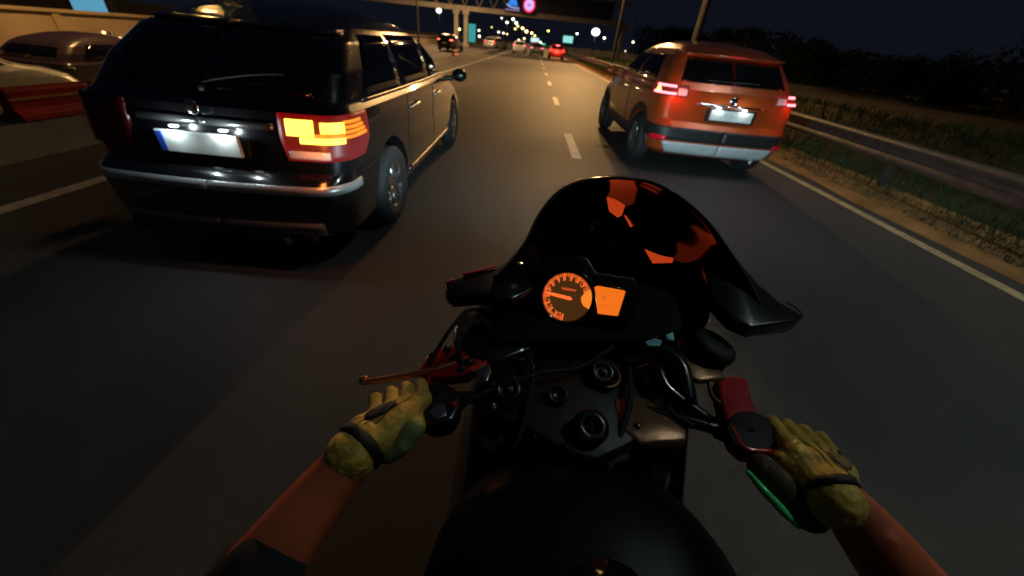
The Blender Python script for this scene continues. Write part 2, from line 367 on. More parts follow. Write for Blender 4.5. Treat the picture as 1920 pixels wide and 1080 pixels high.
b = nb(); prism(b, [(x, -.085, z*.6) for x, z in circ(0, 0, .3)], (0, .02, 0)); obj('digits', b, glow('lilac grey led', (.35, .22, .5), .3), t, smooth=False)
# ------------------------------------------------------------------ lamps
STEEL = mat('lamp pole steel', (.11, .11, .11), .5, .5, var=.2)
def lamp(px, py, Y, rpx, col, s, label, cat='street lamp', group='distant lights along the motorway', minh=1.0, name='street_lamp'):
    p = aty(px, py, Y); g0 = gz(p.x, p.y); r = rpx*(p-CAM).dot(FWD)/FPX
    t = thing(name, (p.x, p.y, g0), label, cat, group); h = max(minh, p.z-g0)
    b = nb(); cyl(b, (0, .15, -.2), (0, .15, h), .10, .05, 8); box(b, (0, .08, h), (.06, .3, .06)); obj('pole', b, STEEL, t)
    b = nb(); sph(b, (0, -.1, h), r, 12, (1, .8, .75)); obj('lamp_head', b, glow('lamp %s' % (str(col)+str(s)), col, s), t)
    return t
W = (1, .86, .62); Yl = (1, .72, .22); CW = (.85, 1, .95)
lamp(1117, 60, 88, 7.5, (1, .93, .86), 1.6, 'big round white globe lamp right of the gantry', group='round globe lamps')
lamp(823, 20, 80, 5, (1, .93, .9), 1.0, 'round white globe lamp under the gantry beam above the minivan', group='round globe lamps')
dots = [(941, 34, 2, W, .8), (962, 36, 3, W, 1.6), (951, 42, 2.6, W, 1.6), (968, 43, 3, W, 1.6), (971, 49, 2.2, Yl, 1.2), (966, 54, 2.2, Yl, 1.2), (922, 51, 1.6, Yl, .6), (935, 60, 2.2, W, 1), (944, 62, 2.2, W, 1), (951, 64, 1.8, Yl, 1), (980, 53, 3, Yl, 1.6), (987, 59, 3.6, Yl, 1.8), (997, 62, 2.6, Yl, 1.5), (1003, 67, 2, Yl, 1.3), (1028, 58, 2.4, (1, .85, .12), 1.2), (1082, 63, 2.4, W, 1.6), (1133, 71, 2.6, W, 1.8), (1187, 79, 2.4, W, 1.6), (898, 57, 2.2, W, 1.2), (899, 68, 2.6, W, 1.4), (983, 72, 2.4, Yl, 1), (973, 75, 2, W, 1.3), (877, 72, 2.2, CW, 1.4), (861, 55, 3, Yl, 1.8), (1013, 79, 2, CW, 1.3), (1171, 102, 1.6, W, .5)]
wd = ['faint white', 'bright white', 'white', 'bright white', 'yellow', 'yellow', 'faint yellow', 'white', 'white', 'small yellow', 'large yellow', 'brightest yellow', 'yellow', 'small yellow', 'lemon yellow', 'white', 'white', 'white', 'white', 'white', 'amber', 'small white', 'cool white', 'amber', 'cool white', 'very faint']
pos = ['highest left of the light cluster under the sign', 'highest of the cluster below the pictogram sign', 'second from the top left of the cluster', 'just below the highest bright lamp', 'left of the slanting chain', 'lowest of the tight trio in the cluster', 'alone above the silver car', 'nearest above the silver car roof', 'middle of the row right of the silver car', 'right end of the row beside the silver car', 'upper start of the slanting chain', 'in the middle of the slanting chain', 'third down the slanting chain', 'lowest of the slanting chain', 'alone above the red lit car', 'alone left of the big globe lamp', 'just right of the big globe lamp', 'alone left of the orange car roof', 'right of the gantry columns, upper', 'right of the gantry columns, lower', 'above the white car', 'on the left of the white car roof', 'low beside the gantry column foot', 'between the two gantry columns', 'above the pink lit car', 'low beside the orange car roof']
for (x, y, r, c, s), a, p_ in zip(dots, wd, pos):
    Y = 120+(abs(hash((x*7+y*13))) % 7)*14
    if y > 62: Y = 110+(y % 5)*9
    lamp(x, y, Y, r*.75, c, s*1.5, '%s street lamp, %s' % (a, p_))
for i, (x, y) in enumerate([(424, 2), (428, 11), (438, 8), (457, 10)]):
    lamp(x, y, 60, 1.3, CW, 1.5, ['tiny white light highest above the minivan roof', 'brightest tiny white light above the minivan roof', 'tiny white light in the middle above the minivan roof', 'tiny white light rightmost above the minivan roof'][i], cat='light', group='tiny lights above the minivan roof', name='small_light')
for i, (x, y) in enumerate([(200, 61), (230, 72)]):
    lamp(x, y, 14 if i == 0 else 15.5, 3, (1, .6, .2), 1.0, ['amber marker light beside the parked car, left one', 'amber marker light beside the parked car, right one'][i], cat='light', group='amber marker lights', minh=.3, name='marker_light')
def screen(px, py, Y, wd, ht, col, s, label, name='lit_billboard'):
    p = aty(px, py, Y); t = thing(name, (p.x, p.y, gz(p.x, p.y)), label, 'billboard'); h = p.z-gz(p.x, p.y)
    b = nb(); box(b, (0, .15, h), (wd+.3, .3, ht+.3)); obj('housing', b, TRIM, t, smooth=False)
    b = nb(); box(b, (0, -.02, h), (wd, .04, ht)); obj('face', b, glow('billboard %s' % label[:9], col, s), t, smooth=False)
    b = nb(); cyl(b, (0, .2, -.2), (0, .2, h-ht/2), .15, n=8); obj('pole', b, STEEL, t)
screen(1065, 74, 110, 2.4, 1.4, (.35, .9, .85), .22, 'glowing teal billboard between red lit car and globe lamp')
screen(885, 62, 100, 1.6, 3.4, (.1, .65, .65), .12, 'tall teal lit billboard right of the gantry columns')
screen(1003, 75, 120, 2.2, 1.0, (.7, .95, .9), .25, 'pale lit billboard above the pink lit car')
screen(1020, 83, 105, .6, .35, (.05, .8, .5), .25, 'tiny green lit sign beside the red lit car')
screen(165, 6, 24, 1.9, 1.2, (.12, .4, .6), .2, 'blurred blue lit panel beyond the wall at top left')
# bare lamp pole rising behind the orange car; its head is above the picture
def tall_lamp(name, x, y, h, arm, label, lum, col, power, r=.11, lcol=None, cone=165, blend=.5):
    t = thing(name, (x, y, gz(x, y)), label, 'street lamp', 'tall roadside lamps'); b = nb()
    tube(b, [(0, 0, -.3), (0, 0, h*.6), (0, 0, h-.8), (arm*.35, 0, h), (arm, 0, h+.25)], lambda q: r*(1-.5*q), 12); obj('pole', b, STEEL, t)
    b = nb(); sph(b, (arm, 0, h+.27), .3, 14, (1.3, .6, .28)); obj('lamp_housing', b, STEEL, t)
    b = nb(); sph(b, (arm, 0, h+.2), .26, 14, (1.2, .55, .25)); obj('lens', b, mat('lens '+name+str(x), (.02, .02, .02), .4, emit=col, es=lum), t)
    l = bpy.data.lights.new('bulb', 'SPOT'); l.energy = power; l.color = lcol or col; l.shadow_soft_size = .15; l.spot_size = R_(cone); l.spot_blend = blend
    lo = bpy.data.objects.new('bulb', l); COL.objects.link(lo); lo.parent = t; lo.location = (arm, 0, h+.08)
    return t
tall_lamp('street_lamp', 6.6, 18.6, 9.5, -3.9, 'plain grey lamp pole rising behind the orange car', 60, (1, .6, .2), 1500, .16, (1, .54, .20), cone=122, blend=.8)
tall_lamp('street_lamp', 7.6, 2.2, 9.0, -1.8, 'added unseen street lamp on the right verge, filling the road shadows', 40, (.8, 1, .95), 135, cone=100, blend=1)  # added lamp, out of view: cool fill for the shaded road
tall_lamp('street_lamp', -9.6, 13, 8.5, -1.6, 'added tall lamp between the carriageways left of the minivan, lighting the wall', 40, (1, .55, .18), 700, cone=112, blend=.5)  # added lamp with its head out of view, to light the left wall
tall_lamp('street_lamp', 6.9, 38, 9.5, -3.4, 'dark lamp pole between the orange car and the gantry end', 30, (1, .6, .2), 1200, .14, (1, .55, .2))
tall_lamp('street_lamp', -15.0, 56, 10.5, 2.2, 'added lamp pole at the left wall, lighting the gantry', 30, (1, .6, .2), 2600, .14, (1, .6, .28))  # added lamp, head unseen, to brighten the near face of the gantry
# ================================================================== CARS
def interp(tab, z):
    if z <= tab[0][0]: return tab[0][1:]
    for a, b in zip(tab, tab[1:]):
        if z <= b[0]:
            t = (z-a[0])/(b[0]-a[0]); return tuple(p+(q-p)*t for p, q in zip(a[1:], b[1:]))
    return tab[-1][1:]
class Shell:
    """horizontal outlines stacked in height: (z, half width, rear y, front y, rear corner, front corner)"""
    def __init__(s, tab, bow=.05, sidebow=.03):
        s.tab = tab; s.bow = bow; s.sb = sidebow; s.c = {}
    def half(s, z):
        k = round(z, 4)
        if k in s.c: return s.c[k]
        w, yr, yf, rr, rf = interp(s.tab, z); rr = min(rr, w*.95); rf = min(rf, w*.95); bw = s.bow*min(1, w/.6)
        P = []
        for i in range(8): x = (w-rr)*i/8; P.append((x, yr+bw*(x/max(w, .01))**2))
        y0 = yr+bw*((w-rr)/max(w, .01))**2
        for i in range(10): a = i/10*math.pi/2; P.append((w-rr+rr*math.sin(a), y0+rr*(1-math.cos(a))))
        y1 = yf-rf-bw; ya = y0+rr
        for i in range(40):
            t = i/40; P.append((w-s.sb*w*(abs(2*t-1)**2.5), ya+(y1-ya)*t))
        x1 = w-s.sb*w
        P = [(x-(s.sb*w*min(1, x/max(.01, w)) if k < 18 else 0), y) for k, (x, y) in enumerate(P)]
        for i in range(10): a = i/10*math.pi/2; P.append((x1-rf+rf*math.cos(a), y1+rf*math.sin(a)))
        for i in range(9): t = i/8; x = (x1-rf)*(1-t); P.append((x, yf-bw*(x/max(w, .01))**2))
        A = np.array(P); L = np.concatenate([[0], np.cumsum(np.hypot(*np.diff(A, axis=0).T))]); s.c[k] = (A, L); return A, L
    def pt(s, z, d, side=1, off=0):
        A, L = s.half(z); d = max(0, min(d, L[-1])); i = min(len(L)-2, max(0, int(np.searchsorted(L, d))-1)); t = (d-L[i])/max(1e-9, L[i+1]-L[i])
        p = A[i]*(1-t)+A[i+1]*t; q = A[min(i+2, len(A)-1)]-A[max(i-1, 0)]; n = Vector((q[1], -q[0])).normalized()
        # lean of the surface in z
        return Vector((side*(p[0]+n.x*off), p[1]+n.y*off, z))
    def s_of_y(s, z, y):
        A, L = s.half(z); i = int(np.argmin(np.abs(A[14:62, 1]-y)))+14
        for j in range(14, 60):
            if A[j, 1] <= y <= A[j+1, 1]: t = (y-A[j, 1])/(A[j+1, 1]-A[j, 1]+1e-9); return L[j]+(L[j+1]-L[j])*t
        return L[i]
    def s_of_x(s, z, x):
        A, L = s.half(z)
        for j in range(0, 18):
            if A[j, 0] <= x <= A[j+1, 0]: t = (x-A[j, 0])/(A[j+1, 0]-A[j, 0]+1e-9); return L[j]+(L[j+1]-L[j])*t
        return L[18]
    def body(s, nz=52):
        bm = nb(); z0, z1 = s.tab[0][0], s.tab[-1][0]; rings = []
        zs = sorted(set([round(z0+(z1-z0)*(1-(1-i/nz)**1.25), 4) for i in range(nz+1)]+[round(t[0], 4) for t in s.tab]))
        for z in zs:
            A, _ = s.half(z); idx = range(len(A))
            r = [bm.verts.new((x, y, z)) for x, y in A]+[bm.verts.new((-x, y, z)) for x, y in A[-2:0:-1]]; rings.append(r)
        n = len(rings[0])
        for a, b in zip(rings, rings[1:]):
            for k in range(n): bm.faces.new((a[k], a[(k+1) % n], b[(k+1) % n], b[k]))
        bm.faces.new(rings[0]); bm.faces.new(rings[-1][::-1]); return bm
    def patch(s, bm, z0, z1, lo, hi, side=1, off=.008, n=14, nz=6, depth=.03):
        """raised panel following the surface; lo(z), hi(z): arc distances from the rear centre"""
        G = []; B = []
        for i in range(nz+1):
            z = z0+(z1-z0)*i/nz; a, b = lo(z), hi(z)
            G.append([s.pt(z, a+(b-a)*j/n, side, off) for j in range(n+1)]); B.append([s.pt(z, a+(b-a)*j/n, side, off-depth) for j in range(n+1)])
        V = grid(bm, G); U = grid(bm, B)
        def rim(a, b):
            for i in range(len(a)-1): bm.faces.new((a[i], a[i+1], b[i+1], b[i]))
        rim(V[0], U[0]); rim(V[-1], U[-1]); rim([r[0] for r in V], [r[0] for r in U]); rim([r[-1] for r in V], [r[-1] for r in U]); return bm
def wheel(parent, x, y, r, wd, side, rimmat, spokes=5):
    M = Matrix.Translation((x, y, r)) @ Matrix.Rotation(R_(90)*side, 4, 'Y')
    b = nb(); lathe(b, [(r*.62, -wd*.42), (r*.7, -wd*.5), (r*.9, -wd*.5), (r*.985, -wd*.36), (r, 0), (r*.985, wd*.36), (r*.9, wd*.5), (r*.7, wd*.5), (r*.62, wd*.42), (r*.62, -wd*.42)], 36, M)
    t = obj('tyre', b, RUB, parent)
    b = nb(); lathe(b, [(0, wd*.05), (r*.12, wd*.28), (r*.12, wd*.33), (0, wd*.34)], 20, M); lathe(b, [(r*.56, wd*.4), (r*.635, wd*.45), (r*.635, -wd*.3), (r*.56, -wd*.3), (r*.56, wd*.4)], 36, M)
    for k in range(spokes):
        for da in (-.16, .16):
            a = k*math.tau/spokes+da; R = Matrix.Rotation(a, 4, 'Z'); q = nb()
            prism(q, [(0, -.02, 0), (r*.6, -.018, .0), (r*.6, .018, .0), (0, .02, 0)], (0, 0, .03))
            me = bpy.data.meshes.new('x'); q.transform(M @ Matrix.Translation((0, 0, wd*.22)) @ R); q.to_mesh(me); q.free(); b.from_mesh(me); bpy.data.meshes.remove(me)
    lathe(b, [(0, -wd*.1), (r*.6, -wd*.1), (r*.6, -wd*.14), (0, -wd*.14)], 24, M)
    rm = obj('rim', b, rimmat, parent); return t
def arches(o, centres, r, wdt):
    for cx, cy, cz in centres:
        b = nb(); cyl(b, (cx-wdt*(1 if cx > 0 else -.45), cy, cz), (cx+wdt*(.45 if cx > 0 else -1), cy, cz), r, n=36); c = obj('cutter', b, TRIM, o.parent)
        md = o.modifiers.new('b', 'BOOLEAN'); md.operation = 'DIFFERENCE'; md.object = c; md.solver = 'EXACT'; bake(o); me = c.data; bpy.data.objects.remove(c); bpy.data.meshes.remove(me)
    for p in o.data.polygons: p.use_smooth = True
    o.data.set_sharp_from_angle(angle=R_(35))
# ---- black minivan ------------------------------------------------------------
VT = [(.20, .84, .16, 4.60, .22, .35), (.27, .90, .03, 4.72, .24, .4), (.45, .93, .0, 4.78, .25, .45), (.60, .93, .01, 4.76, .25, .45), (.635, .925, .05, 4.74, .24, .45), (.66, .92, .10, 4.70, .2, .45), (.8, .93, .12, 4.5, .18, .5), (.93, .93, .14, 4.05, .18, .5),
      (1.0, .922, .15, 3.7, .18, .4), (1.038, .885, .2, 3.5, .18, .3), (1.2, .85, .34, 3.18, .2, .25), (1.36, .77, .52, 2.86, .26, .25), (1.44, .70, .68, 2.64, .32, .25), (1.50, .61, .88, 2.45, .36, .3), (1.55, .49, 1.1, 2.2, .36, .3), (1.58, .34, 1.35, 2.0, .3, .3), (1.592, .18, 1.5, 1.8, .16, .15)]
van = thing('minivan', (-1.83, 2.0, 0), 'black minivan close on the left with its right tail lamp shining', 'minivan', rz=R_(.8))
van.scale = (.86, 1, .955)
VS = Shell(VT, .06, .03)
vb = obj('body', VS.body(), BLACKP, van); arches(vb, [(.85, .98, .34), (-.85, .98, .34), (.85, 3.85, .34), (-.85, 3.85, .34)], .39, .3)
for sd_ in (1, -1):
    for wy in (.98, 3.85): wheel(van, sd_*.83, wy, .325, .21, sd_, ALU, 6)
    b = nb(); VS.patch(b, 1.06, 1.41, lambda z: VS.s_of_y(z, .62+(z-1.06)*1.0), lambda z: VS.s_of_y(z, 1.42), sd_, .006, 8, 6); o = obj('rear_quarter_window', b, GLASS, van)
    b = nb(); VS.patch(b, 1.06, 1.42, lambda z: VS.s_of_y(z, 1.5), lambda z: VS.s_of_y(z, 2.42), sd_, .006, 8, 6); obj('rear_door_window', b, GLASS, van)
    b = nb(); VS.patch(b, 1.06, 1.42, lambda z: VS.s_of_y(z, 2.5), lambda z: VS.s_of_y(z, 3.28-(z-1.06)*1.9), sd_, .006, 8, 6); obj('front_door_window', b, GLASS, van)
    b = nb(); VS.patch(b, 1.035, 1.05, lambda z: VS.s_of_y(z, .6), lambda z: VS.s_of_y(z, 3.3), sd_, .01, 30, 2); obj('window_trim', b, mat('satin trim', (.25, .22, .2), .3, 1), van)
    b = nb(); VS.patch(b, .30, .34, lambda z: VS.s_of_y(z, 1.45), lambda z: VS.s_of_y(z, 3.4), sd_, .014, 24, 2); obj('sill_strip', b, mat('satin trim', (.25, .22, .2), .3, 1), van)
    for y0 in (1.46, 2.46):
        b = nb()
        for i in range(16):
            z = .42+i*.037; p = VS.pt(z, VS.s_of_y(z, y0), sd_, .0012); q = VS.pt(z+.037, VS.s_of_y(z+.037, y0), sd_, .0012); cyl(b, p, q, .004, n=6)
        obj('door_seam', b, mat('seam', (.001, .001, .001), .9), van)
    for y0 in (1.58, 2.58):
        b = nb(); p = VS.pt(.88, VS.s_of_y(.88, y0), sd_, .03); q = VS.pt(.89, VS.s_of_y(.89, y0+.2), sd_, .03); tube(b, [VS.pt(.88, VS.s_of_y(.88, y0-.02), sd_, 0), p, q, VS.pt(.89, VS.s_of_y(.89, y0+.22), sd_, 0)], .012, 8); obj('door_handle', b, CHROME, van)
    # tail lamp: red housing wrapping the corner, amber bars lit on the road side
    lit = sd_ == 1
    b = nb(); VS.patch(b, .74, 1.0, lambda z: VS.s_of_x(z, .50+.3*(max(0, .86-z))), lambda z: VS.s_of_y(z, .52-.9*max(0, .84-z)), sd_, .022, 22, 8, .06)
    tl = obj('tail_lamp', b, glow('lit red lens', (1, .008, .006), .055, True) if lit else mat('dark red lens', (.06, .004, .004), .2), van)
    if lit:
        def bar(z0, z1, a0, a1, m, nm): q = nb(); VS.patch(q, z0, z1, lambda z: VS.s_of_x(z, a0) if a0 < 9 else VS.s_of_y(z, a0-9), lambda z: VS.s_of_x(z, a1) if a1 < 9 else VS.s_of_y(z, a1-9), 1, .034, 12, 3, .015); return obj(nm, q, m, tl)
        HOT = glow('hot yellow lamp', (1, .62, .06), 1.1, True); HOT2 = glow('hot orange lamp', (1, .25, .01), .45, True)
        bar(.885, .975, .55, .72, HOT, 'amber_bulb'); bar(.905, .965, .76, 9.20, HOT, 'amber_bulb'); bar(.845, .878, .63, 9.17, HOT, 'amber_bulb'); bar(.882, .90, .73, 9.24, HOT2, 'amber_lens')
        for k in range(4): bar(.872+k*.028, .889+k*.028, 9.24, 9.46-.02*k, HOT2, 'amber_lens')
        bar(.755, .80, .55, .80, mat('clear lens', (.7, .68, .66), .2, coat=1), 'reverse_lens')
    # mirror
    b = nb(); sph(b, (sd_*1.09, 3.42, 1.02), .1, 16, (1.15, .6, .8)); tube(b, [(sd_*.86, 3.4, .97), (sd_*1.0, 3.42, .98)], .03, 8); obj('wing_mirror', b, BLACKP, van)
b = nb(); VS.patch(b, 1.08, 1.40, lambda z: -0.0+0*z, lambda z: VS.s_of_x(z, .70-(z-1.08)*.3), 1, .006, 10, 8); VS.patch(b, 1.08, 1.40, lambda z: 0*z, lambda z: VS.s_of_x(z, .70-(z-1.08)*.3), -1, .006, 10, 8); obj('rear_window', b, GLASS, van)
b = nb(); lo0 = lambda z: 0*z
for s_ in (1, -1): VS.patch(b, 1.405, 1.43, lo0, lambda z: VS.s_of_x(z, .66), s_, .03, 10, 2)
obj('roof_spoiler', b, CHAR, van)
b = nb(); tube(b, [(0, .215, 1.09), (.02, .235, 1.12), (.30, .27, 1.17), (.52, .29, 1.19)], .008, 6); sph(b, (0, .22, 1.085), .022, 12); obj('rear_wiper', b, TRIM, van)
b = nb()
for s_ in (1, -1): VS.patch(b, .55, .605, lo0, lambda z: VS.s_of_y(z, .34), s_, .012, 22, 2)
obj('bumper_strip', b, mat('satin silver', (.6, .62, .62), .3, .5, var=.15, scale=8), van)
b = nb()
for s_ in (1, -1): VS.patch(b, .22, .36, lo0, lambda z: VS.s_of_x(z, .72), s_, .014, 16, 3)
obj('lower_bumper', b, mat('satin grey bumper', (.32, .33, .33), .35, .3, var=.25, scale=5), van)
b = nb()
for s_ in (1, -1): VS.patch(b, .90, .94, lo0, lambda z: VS.s_of_x(z, .46), s_, .018, 12, 2)
obj('tailgate_strip', b, mat('satin grey trim', (.2, .2, .2), .25, .8), van)
b = nb(); box(b, (-.02, .085, .80), (.54, .02, .125)); pl = obj('number_plate', b, mat('plate white', (.62, .64, .6), .4, var=.12, scale=20), van, smooth=False, bevel=.004)
b = nb(); box(b, (-.26, .073, .80), (.04, .006, .11)); obj('plate_band', b, mat('plate blue', (.02, .08, .4), .4), pl, smooth=False)
for s_ in (-.35, .25, ): b = nb(); cyl(b, (s_, .02, .96), (s_+.02, -.0, .96), .006, n=6); b.free()
b = nb(); sph(b, (0, .10, 1.0), .045, 16, (1, .25, 1)); obj('tailgate_badge', b, CHROME, van)
b = nb(); cyl(b, (0, 2.2, .22), (0, 2.21, .22), .01, n=6); b.free()
b = nb(); box(b, (0, .2, .27), (1.3, .4, .06)); box(b, (0, 2.4, .24), (1.3, 3.6, .06)); obj('underbody', b, TRIM, van, smooth=False)
b = nb(); tube(b, [(.45, .6, .26), (.45, .1, .24), (.45, -.0, .235)], .03, 12); obj('exhaust', b, ALU, van)
VS.patch(b := nb(), .98, 1.34, lambda z: VS.half(z)[1][-1]-.62, lambda z: VS.half(z)[1][-1], 1, .006, 10, 6); VS.patch(b, .98, 1.34, lambda z: VS.half(z)[1][-1]-.62, lambda z: VS.half(z)[1][-1], -1, .006, 10, 6); obj('windscreen', b, GLASS, van)
# ---- orange SUV ------------------------------------------------------------
OT = [(.24, .80, .18, 4.0, .2, .35), (.32, .88, .03, 4.12, .24, .4), (.48, .91, .0, 4.18, .25, .45), (.62, .92, .0, 4.18, .25, .45), (.70, .92, .06, 4.12, .22, .45), (.85, .92, .09, 3.98, .2, .5), (.98, .91, .11, 3.6, .2, .5),
      (1.05, .885, .13, 3.2, .2, .4), (1.10, .86, .17, 3.0, .2, .3), (1.25, .80, .29, 2.72, .2, .25), (1.40, .73, .42, 2.45, .22, .25), (1.47, .68, .5, 2.25, .25, .25), (1.53, .60, .65, 2.05, .3, .3), (1.57, .46, .9, 1.85, .35, .3), (1.595, .22, 1.2, 1.6, .2, .18)]
ORP = mat('orange metallic paint', (.42, .07, .012), .28, .25, coat=1, var=.06, scale=4)
suv = thing('compact_suv', (2.66, 5.36, 0), 'orange compact crossover car ahead on the right with brake lamps lit', 'car', rz=R_(1.5))
suv.scale = (1.06, 1.0, 1.03)
OS = Shell(OT, .07, .04)
ob = obj('body', OS.body(), ORP, suv); arches(ob, [(.85, .80, .34), (-.85, .80, .34), (.85, 3.4, .34), (-.85, 3.4, .34)], .385, .3)
for sd_ in (1, -1):
    for wy in (.80, 3.4): wheel(suv, sd_*.82, wy, .33, .21, sd_, mat('grey alloy', (.35, .35, .36), .35, .9), 5)
    b = nb(); OS.patch(b, 1.12, 1.40, lambda z: OS.s_of_y(z, .66+(z-1.12)*.9), lambda z: OS.s_of_y(z, 1.55), sd_, .006, 8, 6); obj('rear_door_window', b, GLASS, suv)
    b = nb(); OS.patch(b, 1.12, 1.41, lambda z: OS.s_of_y(z, 1.62), lambda z: OS.s_of_y(z, 2.86-(z-1.12)*1.7), sd_, .006, 8, 6); obj('front_door_window', b, GLASS, suv)
    b = nb(); OS.patch(b, .27, .45, lambda z: OS.s_of_y(z, 1.22), lambda z: OS.s_of_y(z, 2.98), sd_, .014, 20, 3); obj('sill_cladding', b, TRIM, suv)
    for wy in (.80, 3.4):
        b = nb(); 
        for k in range(20):
            a0 = math.pi*(k/20)*1.06-.1; a1 = math.pi*((k+1)/20)*1.06-.1
            def pp(a, r): 
                y = wy+r*math.cos(a); z = max(.25, .34+r*math.sin(a)); q = OS.pt(z, OS.s_of_y(z, y), sd_, .014); return q
            A, B_, C_, D_ = pp(a0, .385), pp(a1, .385), pp(a1, .46), pp(a0, .46); inn = Vector((-sd_*.03, 0, 0))
            b.faces.new([b.verts.new(v) for v in (A, B_, C_, D_)]); b.faces.new([b.verts.new(v) for v in (D_, C_, C_+inn, D_+inn)]); b.faces.new([b.verts.new(v) for v in (A, B_, B_+inn, A+inn)])
        obj('arch_cladding', b, TRIM, suv)
    for y0 in (1.58,):
        b = nb()
        for i in range(16): z = .46+i*.037; cyl(b, OS.pt(z, OS.s_of_y(z, y0), sd_, .001), OS.pt(z+.037, OS.s_of_y(z+.037, y0), sd_, .001), .004, n=6)
        obj('door_seam', b, mat('seam', (.001, .001, .001), .9), suv)
    for y0 in (1.0, 1.75): b = nb(); tube(b, [OS.pt(.93, OS.s_of_y(.93, y0-.02), sd_, 0), OS.pt(.93, OS.s_of_y(.93, y0), sd_, .03), OS.pt(.93, OS.s_of_y(.93, y0+.18), sd_, .03), OS.pt(.93, OS.s_of_y(.93, y0+.2), sd_, 0)], .012, 8); obj('door_handle', b, CHROME, suv)
    b = nb(); sph(b, (sd_*1.02, 2.85, 1.08), .1, 16, (1.1, .6, .75)); tube(b, [(sd_*.82, 2.84, 1.03), (sd_*.95, 2.85, 1.05)], .03, 8); obj('wing_mirror', b, ORP, suv)
    b = nb(); OS.patch(b, .96, 1.09, lambda z: OS.s_of_x(z, .56), lambda z: OS.s_of_y(z, .46+(z-.96)*.6), sd_, .022, 20, 6, .05); tl = obj('tail_lamp', b, glow('lit red lens', (1, .008, .006), .055, True), suv)
    for z0, z1 in ((1.055, 1.08), (.975, 1.0)):
        b = nb(); OS.patch(b, z0, z1, lambda z: OS.s_of_x(z, .70), lambda z: OS.s_of_y(z, .40), sd_, .032, 14, 2, .015); obj('led_bar', b, glow('hot brake led', (1, .22, .13) if sd_ < 0 else (1, .16, .18), 2.0 if sd_ < 0 else 1.3, True), tl)
    if sd_ < 0:
        b = nb(); OS.patch(b, 1.003, 1.052, lambda z: OS.s_of_x(z, .84), lambda z: OS.s_of_y(z, .36), sd_, .032, 10, 2, .015); obj('brake_bulb', b, glow('hot brake orange', (1, .30, .10), 1.2, True), tl)
    b = nb(); OS.patch(b, .975, 1.05, lambda z: OS.s_of_x(z, .57), lambda z: OS.s_of_x(z, .68), sd_, .03, 6, 3, .015); obj('clear_lens', b, mat('clear lens', (.7, .68, .66), .2, coat=1), tl)
    b = nb(); OS.patch(b, .44, .50, lambda z: OS.s_of_x(z, .70), lambda z: OS.s_of_x(z, .86), sd_, .026, 8, 2, .02); obj('bumper_reflector', b, mat('red reflector', (.8, .01, .03), .25), suv)
b = nb()
for s_ in (1, -1): OS.patch(b, 1.13, 1.40, lo0, lambda z: OS.s_of_x(z, .66-(z-1.13)*.3), s_, .006, 10, 8)
obj('rear_window', b, GLASS, suv)
b = nb(); tube(b, [(-.3, .225, 1.16), (0, .22, 1.165), (.32, .235, 1.17)], .009, 6); obj('rear_wiper', b, TRIM, suv)
b = nb()
for s_ in (1, -1): OS.patch(b, 1.42, 1.455, lo0, lambda z: OS.s_of_x(z, .62), s_, .07, 10, 2, .1)
obj('roof_spoiler', b, ORP, suv)
b = nb(); OS.patch(b, 1.425, 1.442, lo0, lambda z: OS.s_of_x(z, .12), 1, .075, 6, 2); OS.patch(b, 1.425, 1.442, lo0, lambda z: OS.s_of_x(z, .12), -1, .075, 6, 2); obj('high_brake_lamp', b, glow('dim red lamp', (1, .02, .03), .08), suv)
b = nb()
for s_ in (1, -1): OS.patch(b, .46, .62, lo0, lambda z: OS.s_of_y(z, .41), s_, .012, 20, 4)
obj('bumper_cladding', b, TRIM, suv)
b = nb()
for s_ in (1, -1): OS.patch(b, .28, .44, lo0, lambda z: OS.s_of_x(z, .74-.6*(.44-z)), s_, .02, 16, 4)
obj('skid_plate', b, mat('pale silver trim', (.55, .57, .57), .4, .2, var=.15, scale=6), suv)
b = nb()
for s_ in (1, -1): OS.patch(b, .895, .915, lo0, lambda z: OS.s_of_x(z, .42), s_, .02, 10, 2)
obj('tailgate_strip', b, CHROME, suv)
b = nb(); box(b, (0.02, .062, .80), (.62, .03, .16)); obj('plate_recess', b, TRIM, suv, smooth=False)
b = nb(); box(b, (0.02, .035, .80), (.53, .02, .12)); pl = obj('number_plate', b, mat('plate white', (.62, .64, .6), .4), suv, smooth=False, bevel=.004)
b = nb(); sph(b, (0, .06, .97), .05, 16, (1, .25, 1)); obj('tailgate_badge', b, CHROME, suv)
b = nb(); tube(b, [(.5, .6, .3), (.5, .1, .27), (.5, .0, .265)], .035, 12); box(b, (.5, .5, .3), (.3, .5, .14)); obj('exhaust', b, ALU, suv)
b = nb(); box(b, (0, 2.1, .27), (1.3, 3.4, .06)); obj('underbody', b, TRIM, suv, smooth=False)
b = nb()
for s_ in (1, -1): OS.patch(b, 1.04, 1.38, lambda z: OS.half(z)[1][-1]-.6, lambda z: OS.half(z)[1][-1], s_, .006, 10, 6)
obj('windscreen', b, GLASS, suv)
def plate_lamp(par, z, y, en):
    for s_ in (-.16, .16):
        b = nb(); box(b, (s_, y+.01, z), (.05, .02, .012)); o = obj('plate_lamp', b, mat('plate lamp', (.5, .5, .5), .3, emit=(.8, .95, 1), es=.6), par, smooth=False)
        l = bpy.data.lights.new('plate_bulb', 'POINT'); l.energy = en; l.color = (.8, .95, 1); l.shadow_soft_size = .01; lo = bpy.data.objects.new('plate_bulb', l); COL.objects.link(lo); lo.parent = par; lo.location = (s_, y-.035, z)
plate_lamp(van, .885, .085, .34); plate_lamp(suv, .888, .03, .26)
for nm in ('lit red lens', 'hot yellow lamp', 'hot orange lamp'): ribbed(MATS[nm], 42)
